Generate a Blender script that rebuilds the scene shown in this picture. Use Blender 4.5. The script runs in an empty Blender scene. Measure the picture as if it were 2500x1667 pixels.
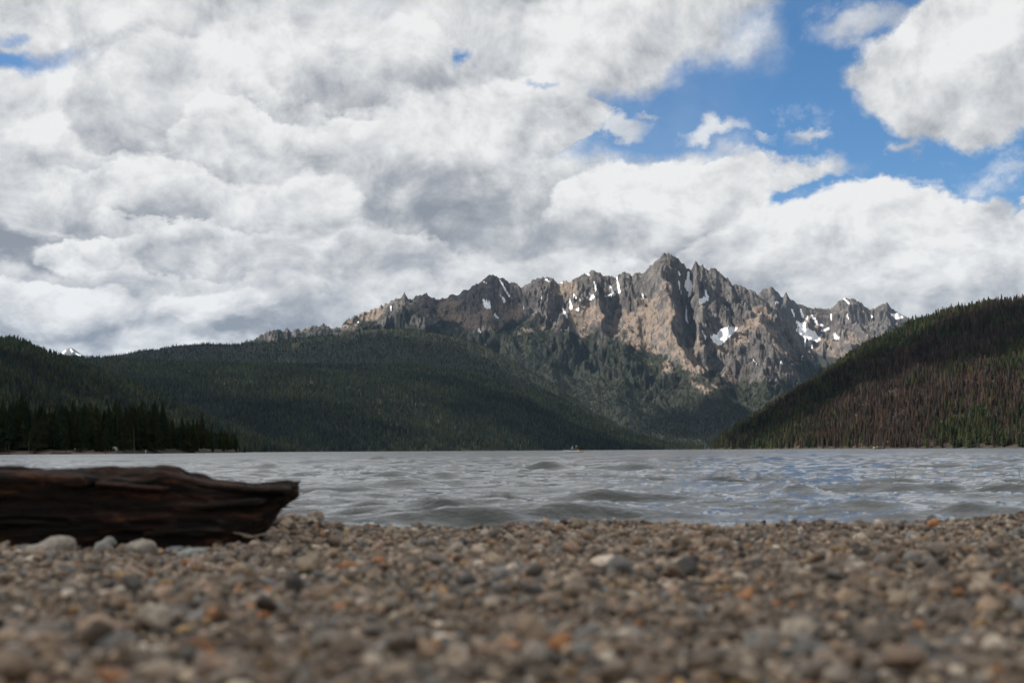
import bpy, bmesh, math, random
import numpy as np
from mathutils import Vector, Matrix, Euler

R = math.radians
scene = bpy.context.scene
COL = scene.collection
random.seed(7)
rng = np.random.default_rng(11)

# ------------------------------------------------------------------ camera
CAM_H = 0.36                      # metres above the lake
PITCH, ROLL = 4.38, -0.34         # degrees
FPX = 50.0 / 36.0 * 2500.0        # focal length in photo pixels (photo 2500 x 1667)
cam_rot = Matrix.Rotation(R(90 + PITCH), 3, 'X') @ Matrix.Rotation(R(ROLL), 3, 'Z')
cam = bpy.data.cameras.new('camera')
cam.lens = 50.0; cam.sensor_width = 36.0; cam.sensor_fit = 'HORIZONTAL'
cam.clip_start = 0.05; cam.clip_end = 90000.0
cam.dof.use_dof = True; cam.dof.focus_distance = 32.0; cam.dof.aperture_fstop = 3.7
cam_ob = bpy.data.objects.new('camera', cam); COL.objects.link(cam_ob)
cam_ob.matrix_world = Matrix.Translation((0, 0, CAM_H)) @ cam_rot.to_4x4()
scene.camera = cam_ob
MR = np.array(cam_rot)

def ray(px, py):
    """world direction of a photo pixel"""
    d = MR @ np.array([(px - 1250.0) / FPX, -(py - 833.5) / FPX, -1.0])
    return d / np.linalg.norm(d)
def at_depth(px, py, Y):
    d = ray(px, py); s = Y / d[1]
    return np.array([d[0] * s, Y, CAM_H + d[2] * s])
def on_level(px, py, z):
    d = ray(px, py); s = (z - CAM_H) / d[2]
    return np.array([d[0] * s, d[1] * s, z])
def photo_xy(X, Y, Z):
    v = np.stack([X, Y, Z - CAM_H], -1) @ MR
    return 1250.0 + FPX * v[..., 0] / -v[..., 2], 833.5 - FPX * v[..., 1] / -v[..., 2]

# ------------------------------------------------------------------ sun, sky, exposure
SUN_AZ, SUN_EL = -88.0, 47.0      # degrees from +Y (ahead) towards +X, above the horizon
SUN_DIR = Vector((math.cos(R(SUN_EL)) * math.sin(R(SUN_AZ)), math.cos(R(SUN_EL)) * math.cos(R(SUN_AZ)), math.sin(R(SUN_EL))))
sun = bpy.data.lights.new('sun', 'SUN'); sun.energy = 5.0; sun.angle = R(0.53); sun.color = (1.0, 0.95, 0.88)
sun_ob = bpy.data.objects.new('sun', sun); COL.objects.link(sun_ob)
sun_ob.rotation_euler = SUN_DIR.to_track_quat('Z', 'Y').to_euler()
sun_ob.location = (0, 0, 60)

vs = scene.view_settings
vs.view_transform = 'Standard'; vs.look = 'None'; vs.exposure = 1.0; vs.gamma = 1.0; vs.use_curve_mapping = False
scene.render.engine = 'CYCLES'
cy = scene.cycles
cy.max_bounces = 6; cy.diffuse_bounces = 3; cy.glossy_bounces = 3; cy.transmission_bounces = 3; cy.volume_bounces = 0
cy.transparent_max_bounces = 12
cy.caustics_reflective = False; cy.caustics_refractive = False
cy.use_denoising = True; cy.denoiser = 'OPENIMAGEDENOISE'; cy.denoising_input_passes = 'RGB_ALBEDO_NORMAL'; cy.denoising_prefilter = 'ACCURATE'
cy.use_adaptive_sampling = True; cy.adaptive_threshold = 0.012
cy.sample_clamp_indirect = 6.0

class NT:
    """small helper round a node tree"""
    def __init__(s, tree): s.t = tree
    def n(s, typ, ins=None, **props):
        nd = s.t.nodes.new(typ)
        for k, v in props.items(): setattr(nd, k, v)
        for k, v in (ins or {}).items(): s.put(nd.inputs[k], v)
        return nd
    def put(s, sock, v):
        if isinstance(v, bpy.types.NodeSocket): s.t.links.new(v, sock)
        elif isinstance(v, bpy.types.Node): s.t.links.new(v.outputs[0], sock)
        else: sock.default_value = v
    def m(s, op, a, b=None, c=None, clamp=False):
        nd = s.t.nodes.new('ShaderNodeMath'); nd.operation = op; nd.use_clamp = clamp
        for i, v in enumerate((a, b, c)):
            if v is not None: s.put(nd.inputs[i], v)
        return nd.outputs[0]
    def v(s, op, a, b=None, c=None):
        nd = s.t.nodes.new('ShaderNodeVectorMath'); nd.operation = op
        for i, x in enumerate((a, b, c)):
            if x is not None: s.put(nd.inputs[i], x)
        return nd.outputs['Value'] if op in ('LENGTH', 'DOT_PRODUCT', 'DISTANCE') else nd.outputs[0]
    def rng(s, v, a, b, c=0.0, d=1.0, smooth=True):
        nd = s.t.nodes.new('ShaderNodeMapRange'); nd.interpolation_type = 'SMOOTHSTEP' if smooth else 'LINEAR'
        nd.clamp = True
        for k, x in (('Value', v), ('From Min', a), ('From Max', b), ('To Min', c), ('To Max', d)): s.put(nd.inputs[k], x)
        return nd.outputs[0]
    def noise(s, vec, scale, detail=4.0, rough=0.5, dist=0.0, lac=2.0, typ='FBM'):
        nd = s.n('ShaderNodeTexNoise', noise_type=typ)
        for k, x in (('Vector', vec), ('Scale', scale), ('Detail', detail), ('Roughness', rough), ('Distortion', dist), ('Lacunarity', lac)): s.put(nd.inputs[k], x)
        return nd
    def mix(s, f, a, b):
        nd = s.t.nodes.new('ShaderNodeMix'); nd.data_type = 'RGBA'
        s.put(nd.inputs[0], f); s.put(nd.inputs[6], a); s.put(nd.inputs[7], b); return nd.outputs[2]
    def mixf(s, f, a, b):
        nd = s.t.nodes.new('ShaderNodeMix'); nd.data_type = 'FLOAT'
        s.put(nd.inputs[0], f); s.put(nd.inputs[2], a); s.put(nd.inputs[3], b); return nd.outputs[0]
    def ramp(s, f, stops, interp='LINEAR'):
        nd = s.t.nodes.new('ShaderNodeValToRGB'); cr = nd.color_ramp; cr.interpolation = interp
        while len(cr.elements) < len(stops): cr.elements.new(0.5)
        for e, (p, c) in zip(cr.elements, stops): e.position = p; e.color = (*c, 1.0)
        s.put(nd.inputs[0], f); return nd.outputs[0]

world = bpy.data.worlds.new('World'); scene.world = world; world.use_nodes = True
world.node_tree.nodes.clear()
W = NT(world.node_tree)
sky = W.n('ShaderNodeTexSky', sky_type='NISHITA', sun_disc=False, sun_elevation=R(SUN_EL), sun_rotation=R(SUN_AZ), altitude=2000.0, air_density=1.0, dust_density=0.3, ozone_density=2.0)
tc = W.n('ShaderNodeTexCoord').outputs['Generated']
D_ = W.v('NORMALIZE', tc)
sp = W.n('ShaderNodeSeparateXYZ', {0: D_})
az = W.m('MULTIPLY', W.m('ARCTAN2', sp.outputs[0], sp.outputs[1]), 57.2958)
el = W.m('MULTIPLY', W.m('ARCSINE', sp.outputs[2]), 57.2958)
P_ = W.n('ShaderNodeCombineXYZ', {0: az, 1: el, 2: 0.0}).outputs[0]
# cloud fields live on the sphere of directions, flattened towards the horizon as seen from the ground
elw = W.m('MULTIPLY', W.m('LOGARITHM', W.m('ADD', W.m('MAXIMUM', sp.outputs[2], -0.02), 0.30), 2.71828), 0.62)
hl = W.m('MAXIMUM', W.m('SQRT', W.m('ADD', W.m('MULTIPLY', sp.outputs[0], sp.outputs[0]), W.m('MULTIPLY', sp.outputs[1], sp.outputs[1]))), 0.5)
Q_ = W.n('ShaderNodeCombineXYZ', {0: W.m('DIVIDE', sp.outputs[0], hl), 1: W.m('DIVIDE', sp.outputs[1], hl), 2: elw}).outputs[0]
warp = W.noise(Q_, 6.5, 10.0, 0.60)
wv = W.v('SUBTRACT', warp.outputs['Color'], (0.5, 0.5, 0.5))
PA = W.v('MULTIPLY_ADD', wv, (9.5, 6.5, 0.0), P_)
wv2 = W.v('SUBTRACT', W.noise(W.v('ADD', Q_, (3.1, 1.7, 5.3)), 13.0, 8.0, 0.6).outputs['Color'], (0.5, 0.5, 0.5))
PB = W.v('MULTIPLY_ADD', wv2, (6.5, 5.0, 0.0), P_)
puff0 = W.noise(W.v('ADD', Q_, (9.0, 2.0, 1.0)), 8.0, 10.0, 0.64, 0.25)
puff1 = W.noise(W.v('ADD', Q_, (8.978, 2.01, 1.03)), 8.0, 10.0, 0.64, 0.25)
emboss = W.m('SUBTRACT', puff0.outputs[0], puff1.outputs[0])
deck = W.noise(W.v('ADD', Q_, (1.3, 6.1, 0.4)), 3.6, 8.0, 0.55)
fine0 = W.noise(W.v('ADD', Q_, (4.4, 0.2, 7.7)), 19.0, 7.0, 0.60, 0.3)
fine1 = W.noise(W.v('ADD', Q_, (4.391, 0.204, 7.713)), 19.0, 7.0, 0.60, 0.3)
emb2 = W.m('SUBTRACT', fine0.outputs[0], fine1.outputs[0])

def sky_pt(x, y):                 # photo position on a 2352-px wide view -> azimuth, elevation
    d = ray(x * 1.063, y * 1.063)
    return math.degrees(math.atan2(d[0], d[1])), math.degrees(math.asin(d[2]))
PXDEG = 1.063 / 60.6
# layer 0: the broad deck
A = W.rng(W.m('ADD', deck.outputs[0], 0.10), 0.36, 0.50)
T = W.m('MULTIPLY_ADD', W.m('SUBTRACT', deck.outputs[0], 0.5), -1.3, 0.62)
def soft(x, y, rx, ry):
    a, e = sky_pt(x, y)
    q = W.v('MULTIPLY_ADD', PA, (1 / (rx * PXDEG), 1 / (ry * PXDEG), 0), (-a / (rx * PXDEG), -e / (ry * PXDEG), 0))
    l = W.v('LENGTH', q)
    return W.rng(l, 1.35, 0.35)
def tone(x, y, rx, ry, amt):
    global T
    T = W.m('MULTIPLY_ADD', soft(x, y, rx, ry), amt, T)
def cover(x, y, rx, ry):
    global A
    A = W.m('MAXIMUM', A, soft(x, y, rx, ry))
def hole(x, y, rx, ry, amt=1.0, f=PB, soft_=0.6):
    global A
    a, e = sky_pt(x, y)
    q = W.v('MULTIPLY_ADD', f, (1 / (rx * PXDEG), 1 / (ry * PXDEG), 0), (-a / (rx * PXDEG), -e / (ry * PXDEG), 0))
    h = W.rng(W.v('LENGTH', q), 1.15, soft_)
    A = W.m('MULTIPLY', A, W.m('SUBTRACT', 1.0, W.m('MULTIPLY', h, amt)))
def lump(x, y, rx, ry, base, gy, gx=0.0, edge=0.22, op=1.0, f=None):
    """a heap of cloud in front of what is there: bright crown, greyer foot"""
    global A, T
    a, e = sky_pt(x, y)
    q = W.v('MULTIPLY_ADD', f or PA, (1 / (rx * PXDEG), 1 / (ry * PXDEG), 0), (-a / (rx * PXDEG), -e / (ry * PXDEG), 0))
    k = W.rng(W.v('LENGTH', q), 1.05, 1.05 - edge)
    k = W.m('MULTIPLY', k, op)
    t = W.m('ADD', W.v('DOT_PRODUCT', q, (gx, gy, 0)), base)
    T = W.mixf(k, T, t)
    A = W.m('MAXIMUM', A, k)
# broad shading of the deck (positions on a 2352-px wide view of the photograph)
tone(480, 120, 500, 180, -0.06); tone(640, 260, 170, 90, -0.14); tone(1150, 90, 500, 120, 0.0)
tone(100, 30, 300, 80, 0.16); tone(650, 560, 700, 80, 0.12); tone(1700, 560, 500, 140, 0.04); tone(300, 450, 500, 120, 0.12)
cover(600, 350, 1250, 650); cover(1700, 640, 900, 300)
hole(2040, 270, 440, 330); hole(1600, 270, 420, 100, 0.9); hole(1950, 60, 220, 120, 0.95); hole(2250, 440, 420, 130)
hole(1735, 445, 130, 60, 0.95)
# heaps, back to front
lump(150, 310, 270, 170, 0.76, 0.24, edge=0.15)
lump(420, 215, 240, 120, 0.62, 0.34, edge=0.16)
lump(820, 150, 260, 110, 0.62, 0.32, edge=0.2, f=PB)
lump(1230, 235, 170, 80, 0.66, 0.30, edge=0.18)
lump(560, 345, 200, 90, 0.66, 0.34, edge=0.16, f=PB)
lump(330, 430, 260, 85, 0.66, 0.34, edge=0.14)
lump(780, 350, 170, 90, 0.68, 0.34, edge=0.16)
lump(1450, 90, 370, 130, 0.74, 0.12, edge=0.5, f=PB)
lump(2010, 45, 150, 45, 0.66, 0.1, edge=0.9, op=0.8, f=PB)
lump(1010, 300, 230, 140, 0.82, 0.22, edge=0.4)
lump(1400, 275, 130, 40, 0.80, 0.1, edge=0.7, op=0.85, f=PB); lump(1590, 318, 90, 32, 0.80, 0.1, edge=0.9, op=0.85, f=PB); lump(1480, 240, 60, 14, 0.78, 0.1, edge=0.95, op=0.6, f=PB)
lump(1880, 310, 75, 20, 0.78, 0.1, edge=0.95, op=0.8, f=PB); lump(2075, 345, 40, 24, 0.78, 0.1, edge=0.95, op=0.7, f=PB); lump(1720, 330, 60, 12, 0.78, 0.1, edge=0.95, op=0.5, f=PB)
lump(2300, 380, 80, 22, 0.75, 0.1, edge=0.98, op=0.5, f=PB); lump(2250, 480, 130, 26, 0.78, 0.1, edge=0.8, op=0.85, f=PB); lump(2120, 410, 90, 10, 0.75, 0.1, edge=0.98, op=0.35, f=PB)
lump(1780, 390, 210, 45, 0.82, 0.1, edge=0.6, f=PB)
lump(2225, 180, 320, 160, 0.77, 0.26, edge=0.16)
lump(900, 430, 230, 120, 0.58, 0.36, edge=0.5)
lump(1120, 430, 370, 140, 0.40, 0.42, edge=0.45)
lump(660, 480, 160, 90, 0.78, 0.26, edge=0.3)
lump(1500, 460, 235, 115, 0.74, 0.38, edge=0.14)
lump(1250, 535, 380, 60, 0.38, 0.12, edge=0.6, op=0.9)
lump(2360, 470, 40, 100, 0.88, 0.2, edge=0.3)
lump(1960, 590, 390, 160, 0.74, 0.26, edge=0.12)
lump(2240, 620, 230, 90, 0.68, 0.3, edge=0.2)
lump(430, 545, 260, 55, 0.66, 0.30, edge=0.2, f=PB)
lump(900, 590, 250, 45, 0.66, 0.26, edge=0.25)
hole(40, 135, 170, 40, 0.95, soft_=0.3); hole(60, 70, 60, 22, 0.6, soft_=0.2); hole(1030, 128, 30, 28, 0.95, soft_=0.0); hole(1255, 185, 34, 14, 0.5, soft_=0.0)
lump(50, 545, 190, 60, 0.10, 0.08, edge=0.5)
lump(220, 555, 160, 46, 0.76, 0.34, edge=0.25)
lump(800, 615, 420, 50, 0.50, 0.14, edge=0.7, op=0.8)
lump(1800, 660, 700, 40, 0.60, 0.1, edge=0.7, op=0.7)
lump(60, 730, 320, 70, 0.48, 0.32, edge=0.3)
lump(560, 770, 260, 55, 0.24, 0.25, edge=0.6, op=0.8); lump(500, 725, 150, 45, 0.76, 0.30, edge=0.3)
lump(130, 700, 200, 70, 0.74, 0.30, edge=0.2)

A = W.m('MAXIMUM', A, W.rng(W.m('ADD', W.m('MULTIPLY', fine0.outputs[0], 0.55), W.m('MULTIPLY', puff0.outputs[0], 0.45)), 0.51, 0.66, 0.0, 0.8))
A = W.m('MAXIMUM', A, W.rng(el, 7.0, 3.5))
T = W.m('ADD', T, W.m('MULTIPLY', emboss, 1.15))
T = W.m('MULTIPLY_ADD', W.m('SUBTRACT', puff0.outputs[0], 0.5), 0.24, T)
T = W.m('MULTIPLY_ADD', emb2, 1.5, T)
T = W.m('MULTIPLY_ADD', W.m('SUBTRACT', T, 0.62), 1.12, 0.62)
ccol = W.ramp(T, [(0.0, (2.7, 2.95, 3.35)), (0.30, (4.1, 4.3, 4.6)), (0.55, (5.8, 5.95, 6.1)), (0.80, (7.4, 7.45, 7.5)), (1.0, (8.6, 8.6, 8.55))])
blue = W.n('ShaderNodeHueSaturation', {'Hue': 0.5, 'Saturation': 1.25, 'Value': 1.18, 'Fac': 1.0, 'Color': sky.outputs[0]}).outputs[0]
bg = W.n('ShaderNodeBackground', {'Color': W.mix(A, blue, ccol), 'Strength': 0.05})
W.n('ShaderNodeOutputWorld', {'Surface': bg.outputs[0]})
world.cycles.sampling_method = 'MANUAL'; world.cycles.sample_map_resolution = 512

# ================================================================== helpers
def tag(o, label=None, cat=None, group=None, kind=None):
    if label: o['label'] = label
    if cat: o['category'] = cat
    if group: o['group'] = group
    if kind: o['kind'] = kind
    return o
def link(o, parent=None):
    COL.objects.link(o)
    if parent: o.parent = parent
    return o
def mesh_from(name, verts, faces, mats=(), smooth=True):
    me = bpy.data.meshes.new(name)
    me.from_pydata([tuple(v) for v in verts], [], [tuple(f) for f in faces])
    for m in mats: me.materials.append(m)
    if smooth: me.polygons.foreach_set('use_smooth', [True] * len(me.polygons))
    me.update(); return me
def obj(name, me, parent=None, loc=(0, 0, 0)):
    o = bpy.data.objects.new(name, me); o.location = loc; return link(o, parent)
def empty(name, loc=(0, 0, 0), rz=0.0):
    o = bpy.data.objects.new(name, None); o.empty_display_size = 0.1
    o.location = loc; o.rotation_euler = (0, 0, rz); return link(o)
def material(name):
    m = bpy.data.materials.new(name); m.use_nodes = True; m.node_tree.nodes.clear()
    return m, NT(m.node_tree)
def finish(n, bsdf, disp=None):
    o = n.n('ShaderNodeOutputMaterial', {'Surface': bsdf})
    if disp is not None: n.put(o.inputs['Displacement'], disp)
def plain(name, col, rough=0.6, spec=0.4, var=0.15, scale=8.0):
    m, n = material(name)
    t = n.n('ShaderNodeTexCoord').outputs['Object']
    k = n.noise(t, scale, 4.0).outputs[0]
    c = n.mix(k, tuple(x * (1 - var) for x in col) + (1,), tuple(min(1, x * (1 + var)) for x in col) + (1,))
    finish(n, n.n('ShaderNodeBsdfPrincipled', {'Base Color': c, 'Roughness': rough, 'Specular IOR Level': spec}).outputs[0])
    return m

_tab = np.random.default_rng(5)
_PERM = _tab.permutation(512).astype(np.int64); _PERM = np.concatenate([_PERM, _PERM, _PERM])
_GA = _tab.uniform(0, 2 * np.pi, 512); _GX, _GY = np.cos(_GA), np.sin(_GA)
def perlin(x, y, seed=0):
    x = np.asarray(x, float) + seed * 17.31; y = np.asarray(y, float) + seed * 9.77
    xi = np.floor(x).astype(np.int64); yi = np.floor(y).astype(np.int64)
    xf = x - xi; yf = y - yi
    u = xf * xf * xf * (xf * (xf * 6 - 15) + 10); v = yf * yf * yf * (yf * (yf * 6 - 15) + 10)
    def g(i, j, dx, dy):
        h = _PERM[_PERM[i & 511] + (j & 511)]
        return _GX[h] * dx + _GY[h] * dy
    a = g(xi, yi, xf, yf); b = g(xi + 1, yi, xf - 1, yf); c = g(xi, yi + 1, xf, yf - 1); d = g(xi + 1, yi + 1, xf - 1, yf - 1)
    return ((a + u * (b - a)) + v * ((c + u * (d - c)) - (a + u * (b - a)))) * 1.41
def fbm(x, y, o=5, gain=0.5, seed=0):
    s = 0; a = 1.0; f = 1.0
    for k in range(o): s = s + a * perlin(x * f, y * f, seed + k); a *= gain; f *= 2.03
    return s
def ridged(x, y, o=6, gain=0.55, seed=0):
    s = 0; a = 1.0; f = 1.0; w = 1.0; tot = 0
    for k in range(o):
        r = (1 - np.abs(perlin(x * f, y * f, seed + k))) ** 2 * w
        s = s + a * r; tot += a; w = np.clip(r * 1.6, 0, 1); a *= gain; f *= 2.07
    return s / tot
def sstep(a, b, x):
    t = np.clip((x - a) / (b - a), 0, 1); return t * t * (3 - 2 * t)
def seg_dist(px, py, pts):
    """distance in photo pixels to a polyline and the width given at its vertices"""
    best = np.full(px.shape, 1e9); wid = np.ones(px.shape)
    for (x0, y0, w0), (x1, y1, w1) in zip(pts[:-1], pts[1:]):
        dx, dy = x1 - x0, y1 - y0; l2 = dx * dx + dy * dy + 1e-6
        t = np.clip(((px - x0) * dx + (py - y0) * dy) / l2, 0, 1)
        d = np.hypot(px - x0 - t * dx, py - y0 - t * dy)
        m = d < best; best = np.where(m, d, best); wid = np.where(m, w0 + t * (w1 - w0), wid)
    return best, wid

class Land:
    """a height field over (bearing, distance), laid out on a fan so that the far crest and the near foot are equally fine"""
    def __init__(s, px0, px1, nx, y0, y1, ny, fn, power=1.0):
        s.px = np.linspace(px0, px1, nx); s.v = np.linspace(0, 1, ny) ** power
        s.y = y0 + (y1 - y0) * s.v; s.y0, s.y1, s.power = y0, y1, power
        PX, Y = np.meshgrid(s.px, s.y)
        s.X = (PX - 1250.0) / FPX * Y; s.Y = Y; s.PX = PX
        s.Z = fn(PX, s.X, Y)
    def sample(s, px, y):
        i = (px - s.px[0]) / (s.px[-1] - s.px[0]) * (len(s.px) - 1)
        j = (np.clip((y - s.y0) / (s.y1 - s.y0), 0, 1) ** (1 / s.power)) * (len(s.y) - 1)
        i0 = np.clip(np.floor(i).astype(int), 0, len(s.px) - 2); j0 = np.clip(np.floor(j).astype(int), 0, len(s.y) - 2)
        fi, fj = i - i0, j - j0; Z = s.Z
        return (Z[j0, i0] * (1 - fi) + Z[j0, i0 + 1] * fi) * (1 - fj) + (Z[j0 + 1, i0] * (1 - fi) + Z[j0 + 1, i0 + 1] * fi) * fj
    def build(s, name, mat, attrs=None):
        ny, nx = s.X.shape
        me = bpy.data.meshes.new(name)
        co = np.stack([s.X, s.Y, s.Z], -1).reshape(-1, 3)
        idx = np.arange(nx * ny).reshape(ny, nx)
        q = np.stack([idx[:-1, :-1], idx[:-1, 1:], idx[1:, 1:], idx[1:, :-1]], -1).reshape(-1, 4)
        me.vertices.add(len(co)); me.vertices.foreach_set('co', co.astype(np.float32).ravel())
        me.loops.add(q.size); me.loops.foreach_set('vertex_index', q.astype(np.int32).ravel())
        me.polygons.add(len(q)); me.polygons.foreach_set('loop_start', (np.arange(len(q)) * 4).astype(np.int32))
        me.polygons.foreach_set('use_smooth', np.ones(len(q), bool))
        me.update(calc_edges=True)
        for k, a in (attrs or {}).items():
            at = me.attributes.new(k, 'FLOAT', 'POINT'); at.data.foreach_set('value', a.astype(np.float32).ravel())
        me.materials.append(mat)
        return obj(name, me)
def crest(pts, Y):
    """photo silhouette -> crest height at distance Y"""
    p = np.array(pts, float)
    def f(px):
        py = np.interp(px, p[:, 0], p[:, 1])
        a = (px - 1250.0) / FPX; b = -(py - 833.5) / FPX
        d = np.stack([a, b, -np.ones_like(a)], -1) @ MR.T
        return CAM_H + d[..., 2] / d[..., 1] * Y
    return f

# ================================================================== rock, snow and forest-floor materials
def land_material(name, rockA, rockB, tan, floor_, snow=(0.80, 0.82, 0.86)):
    m, n = material(name)
    g = n.n('ShaderNodeNewGeometry'); P = g.outputs['Position']; N = n.n('ShaderNodeSeparateXYZ', {0: g.outputs['Normal']}).outputs[2]
    at = lambda k: n.n('ShaderNodeAttribute', attribute_name=k).outputs['Fac']
    big = n.noise(P, 0.004, 6.0, 0.6).outputs[0]; mid = n.noise(P, 0.022, 8.0, 0.68).outputs[0]
    st = n.noise(n.v('MULTIPLY', P, (1.0, 1.0, 0.25)), 0.05, 6.0, 0.7).outputs[0]
    rock = n.mix(n.rng(n.m('ADD', n.m('MULTIPLY', mid, 0.6), n.m('MULTIPLY', st, 0.4)), 0.38, 0.62), (*rockA, 1), (*rockB, 1))
    rock = n.mix(n.rng(n.noise(P, 0.075, 6.0, 0.7).outputs[0], 0.57, 0.68, 0.0, 0.6), rock, (*(min(1, c * 1.25 + 0.04) for c in rockB), 1))
    rock = n.mix(n.rng(big, 0.50, 0.62, 0.0, 0.5), rock, (rockA[0] * 0.75, rockA[1] * 0.62, rockA[2] * 0.6, 1))
    sc = n.m('ADD', at('scree'), n.m('MULTIPLY', n.m('SUBTRACT', mid, 0.5), 1.1))
    sc = n.m('MULTIPLY', n.rng(sc, 0.40, 0.62), n.rng(N, 0.45, 0.66))
    sc = n.m('MULTIPLY', sc, n.rng(n.noise(P, 0.06, 5.0, 0.7).outputs[0], 0.60, 0.50, 0.35, 1.0))
    c = n.mix(sc, rock, n.mix(st, tuple(x * 0.82 for x in tan) + (1,), (*tan, 1)))
    fl = n.m('ADD', at('forest'), n.m('MULTIPLY', n.m('SUBTRACT', mid, 0.5), 0.9))
    c = n.mix(n.rng(fl, 0.42, 0.75), c, n.mix(big, tuple(x * 0.7 for x in floor_) + (1,), (*floor_, 1)))
    sn = n.m('ADD', at('snow'), n.m('MULTIPLY', n.m('SUBTRACT', st, 0.5), 0.7))
    c = n.mix(n.rng(sn, 0.48, 0.60), c, (*snow, 1))
    b = n.n('ShaderNodeBump', {'Strength': 1.0, 'Distance': 16.0, 'Height': n.m('ADD', mid, n.m('MULTIPLY', n.noise(P, 0.12, 5.0, 0.65).outputs[0], 0.4))})
    finish(n, n.n('ShaderNodeBsdfPrincipled', {'Base Color': c, 'Roughness': 0.92, 'Specular IOR Level': 0.15, 'Normal': b.outputs[0]}).outputs[0])
    return m
M_ROCK = land_material('granite_and_scree', (0.040, 0.037, 0.037), (0.125, 0.112, 0.098), (0.195, 0.150, 0.114), (0.026, 0.028, 0.018))
M_HILL = land_material('forest_floor', (0.06, 0.055, 0.04), (0.10, 0.09, 0.06), (0.16, 0.12, 0.08), (0.040, 0.042, 0.024))
M_BURN = land_material('burnt_slope_soil', (0.045, 0.036, 0.028), (0.070, 0.056, 0.042), (0.085, 0.066, 0.050), (0.042, 0.034, 0.026))

# ================================================================== the mountains
SIL_MAIN = [(500, 860), (560, 846), (621, 830), (634, 818), (650, 812), (676, 806), (690, 809), (700, 803), (712, 808), (720, 802), (732, 806), (753, 797), (765, 799), (784, 791), (795, 796), (808, 801), (830, 797),
    (849, 780), (862, 772), (872, 773), (883, 761), (892, 764), (902, 759), (921, 751), (944, 740), (967, 730), (980, 723), (988, 718), (996, 727), (1005, 734), (1014, 726), (1025, 719), (1036, 718), (1048, 720), (1065, 734), (1097, 724), (1136, 709),
    (1166, 694), (1190, 678), (1201, 673), (1210, 675), (1218, 679), (1227, 673), (1239, 688), (1260, 694), (1277, 703), (1289, 694), (1305, 685), (1319, 680), (1334, 681), (1346, 678), (1363, 690), (1380, 688), (1396, 686), (1420, 676), (1438, 667),
    (1446, 663), (1453, 658), (1462, 665), (1472, 671), (1490, 675), (1510, 677), (1519, 670), (1526, 665), (1536, 671), (1546, 674), (1558, 666), (1568, 672), (1579, 667), (1590, 652), (1599, 643), (1606, 641), (1615, 629), (1623, 621), (1639, 620), (1647, 626), (1655, 627),
    (1663, 636), (1671, 642), (1681, 658), (1694, 657), (1699, 645), (1704, 636), (1709, 645), (1714, 650), (1719, 646), (1724, 655), (1736, 658), (1752, 655), (1757, 664), (1762, 667), (1773, 672), (1781, 679), (1793, 697), (1809, 699), (1829, 705), (1849, 717),
    (1870, 735), (1890, 752), (1910, 772), (1930, 795), (1945, 812), (1960, 840), (1990, 880), (2030, 915), (2080, 960), (2150, 1010), (2250, 1050)]
YC_M, LEN_M = 9000.0, 2700.0
zc_main = crest(SIL_MAIN, YC_M)
SPURS = [  # (photo x, fraction down the slope, uplift in metres), half-width in metres
    ([(1603, .00, 30), (1622, .14, 90), (1640, .27, 150), (1668, .40, 150), (1705, .55, 130), (1765, .72, 100), (1850, 1.0, 40)], 190),
    ([(1849, .00, 10), (1862, .15, 120), (1872, .28, 190), (1890, .42, 190), (1925, .60, 150), (1975, .85, 60)], 210),
    ([(1872, .28, 60), (1820, .36, 80), (1775, .46, 80), (1750, .55, 50)], 90),
    ([(1704, .00, 10), (1712, .12, 70), (1716, .25, 110), (1724, .36, 60)], 90),
    ([(1780, .02, 10), (1790, .15, 60), (1800, .28, 60)], 80),
    ([(1555, .00, 20), (1545, .2, 80), (1530, .4, 90), (1490, .7, 60)], 170),
    ([(1453, .00, 20), (1462, .1, 70), (1470, .2, 60)], 70),
    ([(1430, .02, 20), (1405, .16, 80), (1375, .3, 90), (1340, .5, 50)], 120),
    ([(1320, .00, 10), (1300, .2, 80), (1270, .4, 60)], 150),
    ([(1205, .00, 10), (1195, .12, 70), (1170, .3, 70), (1130, .5, 40)], 150),
    ([(1035, .00, 10), (1050, .2, 70), (1070, .4, 50)], 150), ([(985, .00, 10), (960, .2, 60), (950, .4, 40)], 130)]
HOLLOWS = [([(1684, .00, 45), (1682, .12, 120), (1679, .22, 130), (1680, .34, 90), (1710, .5, 50)], 85),
    ([(1755, .40, 90), (1770, .44, 100), (1790, .40, 60)], 150), ([(1440, .22, 60), (1450, .36, 70)], 140), ([(1500, .10, 50), (1500, .25, 60)], 110), ([(1238, .05, 30), (1225, .2, 50)], 100),
    ([(1930, .10, 40), (1950, .4, 60)], 80)]
def spur_field(X, Y, tt, lines):
    out = np.zeros(X.shape)
    for pts, wid in lines:
        P = []
        for px, t, a in pts:
            y = YC_M - t * LEN_M; P.append(((px - 1250) / FPX * y, y, a))
        best = np.full(X.shape, 1e9); amp = np.zeros(X.shape)
        for (x0, y0, a0), (x1, y1, a1) in zip(P[:-1], P[1:]):
            dx, dy = x1 - x0, y1 - y0; l2 = dx * dx + dy * dy
            u = np.clip(((X - x0) * dx + (Y - y0) * dy) / l2, 0, 1)
            d = np.hypot(X - x0 - u * dx, Y - y0 - u * dy)
            m = d < best; best = np.where(m, d, best); amp = np.where(m, a0 + u * (a1 - a0), amp)
        out = np.maximum(out, amp * np.clip(1 - best / wid, 0, 1) ** 1.15)
    return out
MASK = None
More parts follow.
